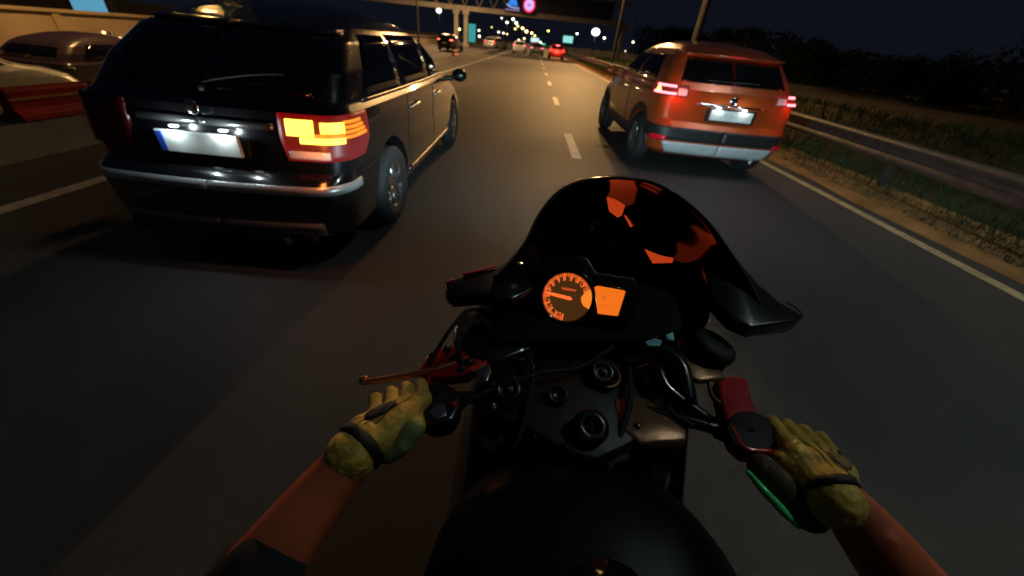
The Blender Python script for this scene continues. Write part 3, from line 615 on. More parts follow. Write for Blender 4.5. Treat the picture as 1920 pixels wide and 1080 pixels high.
def spill(par, x, y, z, c, e_):
    l = bpy.data.lights.new('tail_bulb', 'POINT'); l.energy = e_; l.color = c; l.shadow_soft_size = .04; lo = bpy.data.objects.new('tail_bulb', l); COL.objects.link(lo); lo.parent = par; lo.location = (x, y, z)
spill(van, .80, .0, .87, (1, .22, .04), .55); spill(suv, -.72, .0, 1.02, (1, .05, .03), 1.1); spill(suv, .84, .05, 1.02, (1, .04, .04), .7)
# ---- distant cars: same shells, simpler -------------------------------------
def far_car(shell, tab, loc, rz, paint, label, tail=(1, .02, .02), ts=.5, tz=(.84, .96), extra=None, front=False, scale=1):
    t = thing('car', loc, label, 'car', 'distant cars ahead', rz); t.scale = (scale,)*3
    obj('body', shell.body(26), paint, t)
    zb = 1.08
    for s_ in (1, -1):
        b = nb(); shell.patch(b, zb, 1.38, lambda z: shell.s_of_y(z, .7+(z-zb)), lambda z: shell.s_of_y(z, 3.0-(z-zb)*1.7), s_, .008, 8, 3); obj('side_window', b, GLASS, t)
        b = nb(); shell.patch(b, tz[0], tz[1], lambda z: shell.s_of_x(z, .55), lambda z: shell.s_of_y(z, .36), s_, .02, 8, 2); obj('tail_lamp', b, glow('far tail %s' % str(tail)+str(ts), tail, ts), t)
        for wy in (.85, 3.5): b = nb(); cyl(b, (s_*.72, wy, .32), (s_*.94, wy, .32), .32, n=20); obj('wheel', b, RUB, t)
    b = nb()
    for s_ in (1, -1): shell.patch(b, zb, 1.38, lo0, lambda z: shell.s_of_x(z, .66-(z-zb)*.3), s_, .008, 6, 3)
    obj('rear_window', b, GLASS, t)
    b = nb(); box(b, (0, .03, .72), (.5, .03, .11)); obj('number_plate', b, mat('plate white', (.62, .64, .6), .4), t, smooth=False)
    if extra: extra(t)
    return t
SILV = mat('silver paint', (.45, .45, .43), .35, .5, coat=.6); WHT = mat('white paint', (.75, .77, .76), .35, coat=.8); DKR = mat('dark red paint', (.25, .01, .015), .3, coat=1); GRY = mat('grey paint', (.12, .13, .14), .35, .4, coat=1)
far_car(VS, VT, (-6.6, 62, .16), R_(-22), SILV, 'silver estate car far ahead on the left', ts=.6)
p = atz(975, 98, 0); far_car(OS, OT, (-2.15, 61, 0), 0, WHT, 'white car far ahead in the middle', tail=(1, .15, .18), ts=.8, tz=(.96, 1.08))
far_car(VS, VT, (.35, 60, 0), 0, GRY, 'grey car with pinkish lamps right of the far white car', tail=(1, .15, .25), ts=.7)
def glowbar(t):
    b = nb(); OS.patch(b, .80, .88, lo0, lambda z: OS.s_of_y(z, .3), 1, .02, 12, 2); OS.patch(b, .80, .88, lo0, lambda z: OS.s_of_y(z, .3), -1, .02, 12, 2); obj('light_bar', b, glow('red light bar', (1, .06, .03), .7), t)
    b = nb(); OS.patch(b, 1.42, 1.47, lo0, lambda z: OS.s_of_x(z, .2), 1, .03, 6, 2); OS.patch(b, 1.42, 1.47, lo0, lambda z: OS.s_of_x(z, .2), -1, .03, 6, 2); obj('high_brake_lamp', b, glow('hot far brake', (1, .12, .12), 2.5), t)
    l = bpy.data.lights.new('brake_glow', 'POINT'); l.energy = 14; l.color = (1, .03, .02); l.shadow_soft_size = .2; lo = bpy.data.objects.new('brake_glow', l); COL.objects.link(lo); lo.parent = t; lo.location = (0, -.5, .9)
far_car(OS, OT, (2.75, 52, 0), 0, DKR, 'dark red car far ahead bathed in its own brake light', ts=.9, tz=(.93, 1.08), extra=glowbar)
far_car(OS, OT, (-9.8, 47, -.1), R_(-8), mat('black far paint', (.01, .01, .012), .3, coat=1), 'dark car with red lamps at the gantry column foot', tail=(1, .12, .06), ts=1.2, tz=(.96, 1.06))
p1 = atx(150, 78, -11.6)
c1 = far_car(VS, VT, (-11.6, p1.y-1.6, -.95), 0, mat('plum paint', (.05, .03, .04), .25, coat=1), 'dark parked car in front of the lit wall at far left', ts=.0)
c1['group'] = 'cars along the left wall'; 
p2 = atx(5, 95, -11.2); c2 = far_car(OS, OT, (-11.3, p2.y-3.3, -.95), 0, SILV, 'pale car cut off by the left edge of the picture', ts=.0); c2['group'] = 'cars along the left wall'
# ================================================================== MOTORCYCLE
PINK = mat('bronze anodised', (.30, .16, .08), .4, .6, var=.15, scale=30)
REDA = mat('red anodised', (.6, .015, .012), .28, .5, coat=.6)
bike = thing('motorcycle', (.15, .53, 0), 'black sport motorcycle seen from the saddle with orange lit gauges', 'motorcycle')
bike.rotation_euler = (0, R_(2), R_(-5))
def wp(pts, z): return [atz(x, y, z) for x, y in pts]
def atd(x, y, d): return CAM+ray(x, y)*d
# windscreen: arch facing the rider, falling forward to the nose
EL = [(1160, 333, .86), (1100, 339, .85), (1050, 360, .83), (1010, 405, .79), (985, 455, .73), (955, 492, .67), (925, 520, .62)]
ER = [(1160, 333, .86), (1222, 342, .86), (1282, 375, .84), (1332, 422, .80), (1372, 478, .74), (1405, 530, .68), (1428, 575, .62)]
def edge(P): return catmull([aty(*p) for p in P], 4)
cx, cy = .225, .0
NB = [(.0, 1.27, .80), (.07, 1.26, .79), (.12, 1.2, .77), (.16, 1.1, .75), (.185, 1.0, .73), (.20, .88, .72), (.215, .76, .70)]
def base(s): return catmull([(.235+s*x, y, z) for x, y, z in NB], 4)
def section(E_, N_, n=14):
    E_, N_ = Vector(E_), Vector(N_); L = (N_-E_).length; a = E_+Vector((0, .35*L, -.02)); b = N_+Vector((0, .04*L, .22*L)); out = []
    for i in range(n+1):
        t = i/n; out.append((1-t)**3*E_+3*t*(1-t)**2*a+3*t*t*(1-t)*b+t**3*N_)
    return out
lft = [section(e_, n_) for e_, n_ in zip(edge(EL), base(-1))]; rgt = [section(e_, n_) for e_, n_ in zip(edge(ER), base(1))]
b = nb(); grid(b, lft[::-1]+rgt[1:]); ws = obj('windscreen', b, mat('smoked screen', (.005, .005, .006), .13, spec=.6, coat=.5), bike, world=True)
s = ws.modifiers.new('s', 'SOLIDIFY'); s.thickness = .004
# edge roll of the screen
b = nb(); tube(b, [p[0] for p in lft[::-1]]+[p[0] for p in rgt[1:]], .0035, 8, 1); obj('screen_edge', b, RUB, bike, world=True)
# red reflections on the inside of the screen, painted as glowing patches
def on_ws(px, py):      # nearest point of the inner face along the sight line
    best = None
    d = ray(px, py).normalized()
    for r in lft+rgt:
        for p in r:
            v = p-CAM; t = v.dot(d); e_ = (v-d*t).length
            if best is None or e_ < best[0]: best = (e_, t)
    return CAM+d*(best[1]-.012)
REDG = glow('red screen reflection', (1, .09, .018), .11)
for nm, P in (('screen_reflection', [(1134, 352), (1172, 352), (1174, 380), (1166, 404), (1158, 408), (1142, 396)]), ('screen_reflection', [(1170, 404), (1178, 402), (1187, 424), (1182, 426)])):
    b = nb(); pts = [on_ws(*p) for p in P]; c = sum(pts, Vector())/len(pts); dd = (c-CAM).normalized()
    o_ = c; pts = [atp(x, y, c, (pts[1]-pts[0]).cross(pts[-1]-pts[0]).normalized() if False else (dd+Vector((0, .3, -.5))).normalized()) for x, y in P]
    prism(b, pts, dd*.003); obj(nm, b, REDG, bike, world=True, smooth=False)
# nose and side fairings
b = nb(); Nl = base(-1); Nr = base(1); full = Nl[::-1]+Nr[1:]
grid(b, [[p, p+Vector(((p.x-.235)*.05, -.02, -.10)), Vector((.235+(p.x-.235)*.75, p.y-.12, p.z-.22))] for p in full]); o = obj('nose_fairing', b, BLACKP, bike, world=True); o.modifiers.new('s', 'SOLIDIFY').thickness = .004
for s_ in (-1, 1):
    b = nb(); G = []
    for (y, zt, x1, x2) in ((.62, .80, .19, .16), (.45, .86, .215, .20), (.25, .88, .235, .235), (.08, .84, .235, .25), (-.1, .74, .215, .25), (-.3, .62, .19, .22), (-.5, .50, .17, .17)):
        G.append([(s_*(x1-.02), y, zt+.005), (s_*x1, y, zt), (s_*(x1+.02), y, zt-.08), (s_*x2, y, zt-.2), (s_*(x2-.02), y+.02, max(.22, zt-.38)), (s_*(x2-.1), y+.04, max(.2, zt-.5))])
    GG = [catmull(r, 3) for r in G]; GG = [catmull([GG[i][j] for i in range(len(GG))], 4) for j in range(len(GG[0]))]
    grid(b, GG); o = obj('side_fairing', b, BLACKP, bike); o.modifiers.new('s', 'SOLIDIFY').thickness = .004
# red stripe inside fairing
# mirrors (solid drops sweeping back from the screen base)
def drop(name, P, z, th, m, par=None, bev=.008):
    b = nb(); prism(b, wp(P, z), (0, 0, -th)); return obj(name, b, m, par or bike, world=True, bevel=bev)
BLK2 = mat('black moulded', (.008, .008, .009), .3, coat=.5)
MRP = [(1352, 440), (1384, 486), (1420, 530), (1462, 566), (1508, 592), (1492, 602), (1410, 612), (1372, 596), (1338, 560), (1318, 500)]
MLP = [(1000, 440), (968, 478), (930, 502), (900, 508), (868, 516), (834, 530), (836, 545), (850, 556), (905, 552), (960, 560), (1000, 540), (1012, 480)]
mr = drop('mirror', MRP, 1.0, .03, BLK2, bev=.004); ml = drop('mirror', MLP, .985, .028, BLK2, bev=.004)
b = nb(); tube(b, wp([(1474, 566), (1492, 577), (1506, 590)], 1.003), .0022, 6); obj('chrome_edge', b, CHROME, mr, world=True)
b = nb(); tube(b, wp([(868, 515), (900, 507), (928, 499)], .988), .0035, 6); tube(b, wp([(836, 530), (846, 525)], .988), .003, 6); obj('edge_reflection', b, REDA, ml, world=True)  # red reflection along the mirror edge, put in as red tubes
drop('screen_reflection', [(1209, 467), (1236, 478), (1263, 484), (1261, 492), (1224, 493)], .9315, .002, REDG, bev=.0004)  # another red reflection, painted as a glowing patch on the cowl
# instrument cluster -------------------------------------------------------
ic = atz(1063, 557, .975); nrm = (CAM-ic).normalized(); nrm = (nrm+Vector((0, -.12, .0))).normalized()
def ip(x, y, off=0): o_ = ic+nrm*off; return atp(x, y, o_, nrm)
def zc(x, y): return 1000+x/7.714, 480+y/7.714      # close-up measuring frame of the gauge
FACE = mat('dial face', (.02, .012, .008), .5, emit=(.10, .04, .008), es=.14)
clu = nb(); prism(clu, [ip(x, y, -.004) for x, y in ((1000, 500), (1040, 478), (1100, 480), (1118, 510), (1190, 520), (1204, 545), (1186, 606), (1160, 618), (1100, 608), (1070, 622), (1020, 610), (998, 570))], -nrm*.05)
cluster = obj('instrument_cluster', clu, mat('cluster plastic', (.01, .01, .01), .4), bike, world=True, bevel=.006)
iR = (ip(1063+47, 557)-ip(1063, 557)).length
ex = (ip(1110, 562)-ip(1063, 557)).normalized(); ey = nrm.cross(ex).normalized()
Mi = Matrix((ex, ey, nrm)).transposed().to_4x4(); Mi.translation = ic
b = nb(); lathe(b, [(iR*.98, .001), (iR*1.04, .006), (iR*1.12, .007), (iR*1.17, .002), (iR*1.17, -.01), (iR*.98, -.01), (iR*.98, .001)], 48, Mi); obj('bezel', b, mat('gloss bezel', (.01, .01, .01), .12, coat=1), cluster, world=True)
b = nb(); lathe(b, [(0, -.001), (iR*1.0, -.001)], 48, Mi); obj('dial_face', b, FACE, cluster, world=True)
TICK = glow('dial orange', (1, .15, .025), .24)
b = nb()
# angles measured clockwise round the dial as the rider sees it: from the bottom, up the left, over the top
def dp(a, r): return Mi @ Vector((math.cos(a)*r*iR, math.sin(a)*r*iR, .0012))
n = 52; a0, a1 = R_(-97), R_(-97-262)
for k in range(n+1):
    a = a0+(a1-a0)*k/n; major = k % 4 == 0; wv = .045 if major else .026
    r0 = .70 if major else .84
    q = [dp(a-wv, r0), dp(a+wv, r0), dp(a+wv*.9, .97), dp(a-wv*.9, .97)]; b.faces.new([b.verts.new(v) for v in q])
obj('tick_marks', b, TICK, cluster, world=True, smooth=False)
def seg_digit(b, ch, a, r, h):
    segs = {'0': 'abcdef', '1': 'bc', '2': 'abged', '3': 'abgcd', '4': 'fgbc', '5': 'afgcd', '6': 'afgedc', '7': 'abc', '8': 'abcdefg', '9': 'abcdfg'}
    L = {'a': (0, 1, 1, 1), 'b': (1, 1, 1, .5), 'c': (1, .5, 1, 0), 'd': (0, 0, 1, 0), 'e': (0, .5, 0, 0), 'f': (0, 1, 0, .5), 'g': (0, .5, 1, .5)}
    ct = Vector((math.cos(a)*r*iR, math.sin(a)*r*iR)); 
    for i, c in enumerate(ch):
        for sg in segs[c]:
            x0, y0, x1, y1 = L[sg]; ox = (i-(len(ch)-1)/2)*h*.8-h*.25
            p0 = Vector((ct.x+ox+x0*h*.5, ct.y+(y0-.5)*h)); p1 = Vector((ct.x+ox+x1*h*.5, ct.y+(y1-.5)*h)); d = (p1-p0).normalized(); nn = Vector((-d.y, d.x))*h*.09
            b.faces.new([b.verts.new(Mi @ Vector((*(p), .0014))) for p in (p0-nn, p1-nn, p1+nn, p0+nn)])
b = nb()
for k in range(0, 14): seg_digit(b, str(k), a0+(a1-a0)*(k+.5)/14, .76, iR*.15)
obj('numerals', b, TICK, cluster, world=True, smooth=False)
def flat(nm, P, m, off, par=cluster, th=.0012):
    b = nb(); prism(b, [ip(*zc(x, y), off) for x, y in P], -nrm*th); return obj(nm, b, m, par, world=True, smooth=False)
flat('needle', [(165, 505), (240, 520), (540, 590), (565, 635), (520, 640), (240, 565), (165, 530)], glow('needle orange', (1, .15, .03), .3), .005)
flat('scale_bar', [(395, 455), (470, 455), (625, 490), (610, 515), (430, 490)], glow('dim orange', (1, .14, .03), .12), .002)
flat('redline_lobe', [(690, 600), (735, 545), (790, 500), (835, 480), (862, 545), (858, 610), (838, 690), (808, 775), (720, 720), (692, 660)], glow('lobe orange', (1, .24, .02), .24), .002)
LCDM = mat('lcd orange', (.3, .1, .02), .3, emit=(1, .19, .012), es=.22)
lcd = flat('lcd_display', [(880, 452), (930, 430), (1320, 500), (1330, 520), (1225, 860), (1200, 870), (935, 832), (915, 745), (890, 715), (905, 560)], LCDM, .004)
LCDD = glow('lcd dark', (1, .13, .01), .15)
for P in ([(1185, 520), (1240, 530), (1236, 548), (1180, 538)], [(1130, 630), (1170, 645), (1168, 660), (1132, 650)], [(1000, 560), (1060, 570), (1052, 640), (990, 630)], [(970, 700), (1080, 716), (1078, 728), (968, 712)]):
    flat('lcd_segment', P, glow('lcd faint', (1, .17, .012), .195), .0052, lcd, .0005)
b = nb(); pp = [ip(*zc(x, y), .006) for x, y in ((868, 440), (935, 415), (1335, 485), (1350, 520), (1235, 880), (920, 850))]
tube(b, pp+[pp[0]], .0022, 8, 0); obj('lcd_bezel', b, mat('gloss bezel', (.01, .01, .01), .12, coat=1), cluster, world=True)
# dash cowl behind and around the cluster
drop('dash_cowl', [(985, 470), (1060, 440), (1150, 435), (1270, 450), (1345, 520), (1330, 600), (1280, 620), (1200, 640), (1130, 640), (1000, 640), (930, 640), (880, 600), (905, 555), (960, 520)], .93, .05, mat('cowl black', (.004, .004, .004), .8, spec=.15), bev=.01)
# top clamp, fork caps, ignition
drop('top_clamp', [(893, 700), (940, 672), (1000, 668), (1130, 650), (1190, 680), (1215, 750), (1190, 830), (1120, 862), (1060, 850), (985, 800), (905, 770)], .885, .03, mat('clamp black', (.006, .006, .008), .5, .1), bev=.006)
def cap(name, px, py, z, r, prof, m):
    p = atz(px, py, z); b = nb(); lathe(b, [(a*r, h*r) for a, h in prof], 32, Matrix.Translation(p) @ Matrix.Rotation(R_(20), 4, 'X')); return obj(name, b, m, bike, world=True)
CAPP = [(0, .32), (.18, .32), (.2, .18), (.42, .2), (.46, .34), (.7, .34), (.74, .12), (.95, .1), (1, 0), (1, -1.5), (0, -1.5)]
DKM = mat('dark metal', (.05, .05, .06), .3, .8)
cap('fork_cap', 952, 732, .90, .031, CAPP, DKM)
cap('fork_cap', 1128, 700, .90, .030, CAPP, DKM)
b = nb(); p = atz(1128, 700, .897); tube(b, [p+Vector((math.cos(a)*.034, math.sin(a)*.034, 0)) for a in np.linspace(-1.5, 1.1, 9)], .003, 8, 3); obj('clamp_ring', b, PINK, bike, world=True)
ig = cap('ignition_switch', 1108, 800, .905, .029, [(0, -.1), (.35, -.1), (.38, .22), (.62, .28), (.95, .18), (1, 0), (1, -1.4), (0, -1.4)], DKM)
b = nb(); p = atz(1110, 800, .907); box(b, p, (.004, .013, .002)); obj('key_slot', b, RUB, ig, world=True, smooth=False)
cap('stem_nut', 1045, 742, .892, .018, [(0, .3), (.6, .3), (.7, .5), (.95, .5), (1, .2), (1, -.8), (0, -.8)], DKM)
# bars, grips
GLi, GLo = atz(850, 748, .88), atz(655, 806, .865)
GRi, GRo = atz(1330, 800, .885), atz(1590, 880, .875)
GLo = GLi+(GLo-GLi).normalized()*.128; GRo = GRi+(GRo-GRi).normalized()*.172
for a_, c_, fx, fy in ((GLi, GLo, 945, 745), (GRi, GRo, 1150, 755)):
    b = nb(); tube(b, [atz(fx, fy, .87), (a_+atz(fx, fy, .875))/2+Vector((0, .0, .0)), a_, c_], .011, 14, 4); obj('handlebar', b, DKM, bike, world=True)
    d = (c_-a_).normalized(); b = nb(); cyl(b, a_+d*.012, c_, .0165, .0168, 24)
    for k in range(12): q = a_+d*(.02+.009*k); cyl(b, q, q+d*.003, .0178, n=24)
    gr = obj('grip', b, RUB, bike, world=True); b = nb(); cyl(b, c_, c_+d*.03, .015, .012, 20); obj('bar_end', b, ALU, gr, world=True)
drop('clip_on_bracket', [(1150, 748), (1178, 740), (1216, 746), (1262, 786), (1290, 806), (1288, 826), (1200, 832), (1172, 806), (1158, 782)], .888, .02, PINK, bev=.005)
drop('reservoir_bracket', [(1268, 638), (1300, 632), (1352, 694), (1362, 708), (1312, 714), (1278, 694)], .925, .012, PINK, bev=.004)
# brake reservoir, black, bulky
p = atz(1345, 640, .955)
b = nb(); lathe(b, [(0, .0), (.030, 0), (.040, -.004), (.044, -.012), (.044, -.02), (.041, -.022), (.041, -.05), (.034, -.056), (0, -.056)], 40, Matrix.Translation(p) @ Matrix.Rotation(R_(14), 4, 'Y')); rs = obj('fluid_reservoir', b, mat('matt black', (.006, .006, .006), .7), bike, world=True)
b = nb(); tube(b, [p+Vector((-.03, 0, -.05)), p+Vector((-.06, -.03, -.06)), atz(1250, 760, .89), atz(1300, 800, .89)], .006, 10); obj('fluid_hose', b, RUB, rs, world=True)
b = nb(); tube(b, wp([(1332, 706), (1330, 724), (1336, 744), (1350, 756)], .915), .004, 8); obj('reservoir_clamp', b, PINK, bike, world=True)
# red throttle housing with black oval cover
RH = drop('throttle_housing', [(1344, 708), (1372, 703), (1402, 709), (1408, 740), (1420, 772), (1446, 800), (1462, 830), (1450, 848), (1402, 846), (1376, 822), (1360, 780), (1350, 740)], .905, .035, mat('red housing', (.62, .02, .03), .45, var=.1), bev=.006)
c = atz(1409, 806, .914); b = nb(); e1 = (atz(1450, 830, .914)-c); e2 = (atz(1388, 838, .914)-c); 
OV = [c+e1*math.cos(k*math.tau/36)*1.02+e2*math.sin(k*math.tau/36)*1.0 for k in range(36)]
prism(b, OV, (0, 0, -.02)); oc = obj('oval_cover', b, mat('matt black', (.006, .006, .006), .7), RH, world=True, bevel=.003)
b = nb(); cyl(b, c, c+Vector((0, 0, .002)), .004, n=16); obj('cover_screw', b, DKM, oc, world=True)
b = nb(); tube(b, wp([(1372, 800), (1384, 824), (1402, 842), (1446, 846)], .913), .0035, 8); obj('housing_rim', b, mat('red glossy rim', (.8, .05, .02), .2, coat=1), RH, world=True)
# black hoses and cable bundle between clamp and reservoir, with blue glints painted as small pale chips
b = nb(); tube(b, [atz(1170, 650, .90), atz(1200, 640, .93), atz(1270, 680, .93), atz(1290, 760, .90)], .016, 14); obj('cable_bundle', b, BLK2, bike, world=True)
b = nb(); tube(b, [atz(1195, 700, .90), atz(1230, 690, .92), atz(1250, 730, .91), atz(1330, 790, .89)], .012, 12); obj('throttle_cable', b, BLK2, bike, world=True)
GLINTM = mat('pale blue glint', (.35, .8, .92), .3)
for P in ([(1210, 640), (1228, 634), (1242, 638), (1238, 648), (1215, 648)], [(1248, 628), (1262, 622), (1265, 638), (1252, 636)]): drop('blue_glint', P, .952, .004, GLINTM, bev=.0005)
b = nb(); tube(b, wp([(1208, 650), (1222, 664), (1231, 674)], .95), .0008, 6); tube(b, wp([(1227, 627), (1236, 634)], .953), .001, 6); obj('wire', b, CHROME, bike, world=True)
for i_, (px, py, r_) in enumerate(((918, 700, .006), (925, 760, .005), (1000, 820, .005), (1062, 842, .006), (1170, 700, .006), (1196, 800, .006), (1010, 690, .005), (1070, 675, .005))):
    p = atz(px, py, .886); b = nb(); cyl(b, p, p+Vector((0, 0, .006)), r_, r_*.95, 6 if i_ % 2 else 16); cyl(b, p, p+Vector((0, 0, .002)), r_*1.6, n=18); obj('clamp_bolt', b, ALU if i_ in (1, 5) else DKM, bike, world=True)
b = nb(); tube(b, [atz(985, 655, .91), atz(1000, 700, .91), atz(985, 780, .895), atz(960, 850, .86)], .0045, 10); tube(b, [atz(1150, 650, .92), atz(1085, 690, .905), atz(1010, 700, .915), atz(900, 740, .90), atz(860, 770, .88)], .004, 10); obj('wiring_loom', b, RUB, bike, world=True)
b = nb(); tube(b, [atz(1180, 690, .90), atz(1180, 760, .90), atz(1150, 850, .87)], .0055, 10); obj('brake_hose', b, RUB, bike, world=True)
# hydraulic clutch side: black switch box, red perch, lever with ball end
sw = drop('switch_box', [(768, 728), (790, 716), (830, 714), (858, 728), (866, 760), (850, 790), (812, 798), (784, 782)], .905, .04, BLK2, bev=.008)
drop('switch_plate', [(806, 772), (820, 758), (834, 754), (838, 778), (820, 786)], .908, .004, ALU, sw, .001)
b = nb(); cyl(b, atz(851, 758, .905), atz(851, 758, .914), .0055, .0045, 16); obj('red_button', b, mat('red button', (.6, .01, .04), .35), sw, world=True)
LZ = .90
b = nb(); tube(b, wp([(868, 676), (820, 692), (764, 704), (716, 712), (686, 716)], LZ), lambda t: .0075-.0025*t, 12); sph(b, atz(683, 713, LZ), .0085, 14); obj('clutch_lever', b, mat('copper anodised', (.55, .22, .10), .3, .8), bike, world=True)
b = nb(); tube(b, wp([(858, 690), (826, 706), (790, 712)], LZ-.01), .006, 10); obj('lever_adjuster', b, mat('copper anodised', (.55, .22, .10), .3, .8), bike, world=True)
pc = drop('lever_perch', [(786, 690), (800, 668), (826, 652), (850, 648), (880, 640), (905, 650), (912, 670), (880, 700), (848, 704), (806, 706)], .905, .026, REDA, bev=.003)
b = nb()
for px, py, r in ((812, 664, .009), (838, 652, .008), (866, 690, .007), (880, 676, .01), (850, 668, .008)): q = atz(px, py, .91); cyl(b, q-Vector((0, 0, .015)), q+Vector((0, 0, .003)), r, r*.85, 12)
obj('perch_bolts', b, DKM, pc, world=True)
drop('perch_clamp', [(888, 690), (916, 676), (922, 694), (914, 716), (896, 702)], .915, .02, ALU, bev=.003)
drop('clamp_stripe', [(882, 690), (912, 674), (914, 680), (886, 696)], .917, .004, mat('red glossy rim', (.8, .05, .02), .2, coat=1), bev=.0008)
b = nb(); tube(b, [atz(870, 690, .9), atz(860, 640, .93), atz(900, 600, .94), atz(940, 640, .9)], .005, 10); tube(b, [atz(800, 690, .9), atz(850, 610, .95), atz(890, 580, .95), atz(960, 610, .9)], .004, 10); obj('clutch_cable', b, RUB, bike, world=True)
drop('fairing_bracket', [(850, 600), (880, 575), (930, 572), (1000, 600), (1010, 650), (930, 680), (880, 660), (850, 640)], .915, .03, BLK2, bev=.01)
for P in ([(916, 573), (920, 571), (925, 576), (921, 578)], [(903, 596), (906, 596), (911, 601), (908, 602)], [(893, 602), (896, 602), (901, 607), (898, 608)], [(967, 492), (976, 490), (984, 495), (974, 498)]): drop('glint_chip', P, .955 if P[0][1] > 500 else 1.02, .003, CHROME, bev=.0003)  # small glints put in as chrome chips
b = nb(); tube(b, [atz(1340, 790, .88), atz(1400, 790, .865), atz(1480, 812, .86), atz(1575, 858, .855)], lambda t: .008-.003*t, 12); obj('brake_lever', b, BLK2, bike, world=True)
# tank
def loft(bm, secs, m=4):
    R = [catmull(s+[s[0]], m)[:-1] for s in secs]; R = [[Vector(p) for p in r] for r in R]; n = len(R[0]); cols = [catmull([r[j] for r in R], 5) for j in range(n)]; k = len(cols[0])
    V = [[bm.verts.new(cols[j][i]) for j in range(n)] for i in range(k)]
    for i in range(k-1):
        for j in range(n): bm.faces.new((V[i][j], V[i][(j+1) % n], V[i+1][(j+1) % n], V[i+1][j]))
    bm.faces.new(V[0]); bm.faces.new(V[-1][::-1]); return bm
def ring(y, w, zt, zb, sh=.5): return [(0, y, zt), (w*.55, y, zt-.012), (w*.95, y, zt-(zt-zb)*.28), (w, y, zt-(zt-zb)*sh), (w*.8, y, zb+.03), (0, y, zb), (-w*.8, y, zb+.03), (-w, y, zt-(zt-zb)*sh), (-w*.95, y, zt-(zt-zb)*.28), (-w*.55, y, zt-.012)]
b = nb(); loft(b, [ring(-.19, .10, .845, .72), ring(-.23, .17, .885, .66), ring(-.32, .215, .90, .64), ring(-.45, .21, .885, .64), ring(-.60, .15, .84, .66), ring(-.72, .10, .80, .68)]); tank = obj('fuel_tank', b, mat('satin black', (.004, .004, .005), .42, spec=.12, var=.2), bike)
b = nb(); lathe(b, [(0, .012), (.03, .012), (.034, .006), (.055, .006), (.058, 0), (.058, -.02), (0, -.02)], 36, Matrix.Translation((0, -.40, .893)) @ Matrix.Rotation(R_(5), 4, 'X')); obj('filler_cap', b, BLK2, tank)
b = nb(); loft(b, [ring(-.70, .11, .80, .68), ring(-.85, .15, .80, .70), ring(-1.05, .13, .83, .74), ring(-1.15, .10, .87, .78)]); obj('seat', b, RUB, bike)
b = nb(); loft(b, [ring(-1.0, .12, .86, .70), ring(-1.2, .10, .93, .78), ring(-1.4, .05, .97, .88)]); tc_ = obj('tail_fairing', b, BLACKP, bike)
b = nb(); box(b, (0, -1.40, .91), (.08, .02, .03)); obj('tail_lamp', b, glow('red tail', (1, .01, .01), .4), tc_)
b = nb(); box(b, (0, -.25, .62), (.30, .75, .10)); box(b, (0, .1, .70), (.16, .24, .2)); obj('frame', b, DKM, bike, smooth=False, bevel=.02)
b = nb(); box(b, (0, -.25, .42), (.34, .5, .34)); box(b, (0, .0, .36), (.26, .2, .22)); obj('engine', b, DKM, bike, smooth=False, bevel=.03)
for s_ in (-1, 1):
    b = nb(); cyl(b, (s_*.1, -.02, .86), (s_*.1, .22, .32), .025, n=20); cyl(b, (s_*.1, .09, .62), (s_*.1, .22, .30), .03, n=20); obj('fork_leg', b, DKM, bike)
    b = nb(); cyl(b, (s_*.13, -.42, .38), (s_*.26, -.44, .38), .012, .01, 12); obj('footpeg', b, ALU, bike)
def mwheel(y, w_):
    M = Matrix.Translation((0, y, .30)) @ Matrix.Rotation(R_(90), 4, 'Y'); b = nb()
    lathe(b, [(.215, -w_*.45), (.25, -w_*.5), (.285, -w_*.35), (.30, 0), (.285, w_*.35), (.25, w_*.5), (.215, w_*.45), (.215, -w_*.45)], 40, M); ty = obj('tyre', b, RUB, bike)
    b = nb(); lathe(b, [(.20, -w_*.4), (.217, -w_*.45), (.217, w_*.45), (.20, w_*.4), (.20, -w_*.4)], 40, M); cyl(b, (-.04, y, .3), (.04, y, .3), .04, n=20)
    for k in range(6): a = k*math.tau/6; cyl(b, (0, y, .3), (0, y+.205*math.cos(a), .3+.205*math.sin(a)), .014, n=8)
    obj('rim', b, DKM, bike)
mwheel(.24, .12); mwheel(-1.12, .19)
for s_ in (-1, 1): b = nb(); cyl(b, (s_*.11, -.5, .42), (s_*.11, -1.12, .30), .025, .02, 14); obj('swingarm', b, ALU, bike)
b = nb(); G = [[(x, .24+.325*math.cos(a), .30+.325*math.sin(a)-abs(x)*.2) for x in (-.07, -.04, 0, .04, .07)] for a in np.linspace(.3, 2.4, 12)]; grid(b, G); o = obj('front_mudguard', b, BLACKP, bike); o.modifiers.new('s', 'SOLIDIFY').thickness = .004
b = nb(); cyl(b, (.19, -.7, .38), (.21, -1.25, .52), .05, .055, 24); obj('silencer', b, ALU, bike)
b = nb(); sph(b, (.06, .755, .68), .055, 18, (1.2, .3, .6)); obj('headlight', b, mat('headlight lens', (.5, .5, .5), .1, emit=(.85, .95, 1), es=2), bike)
b = nb(); sph(b, (.06, .71, .68), .075, 18, (1.2, .6, .7)); obj('headlight_housing', b, TRIM, bike)
hl = bpy.data.lights.new('headlight_bulb', 'SPOT'); hl.energy = 115; hl.color = (.62, .92, 1); hl.spot_size = R_(148); hl.spot_blend = .8; hl.shadow_soft_size = .04
ho = bpy.data.objects.new('headlight_bulb', hl); COL.objects.link(ho); ho.parent = bike; ho.location = (.06, .80, .68); ho.rotation_euler = (R_(88), 0, 0); ho.scale = (1, .17, 1)
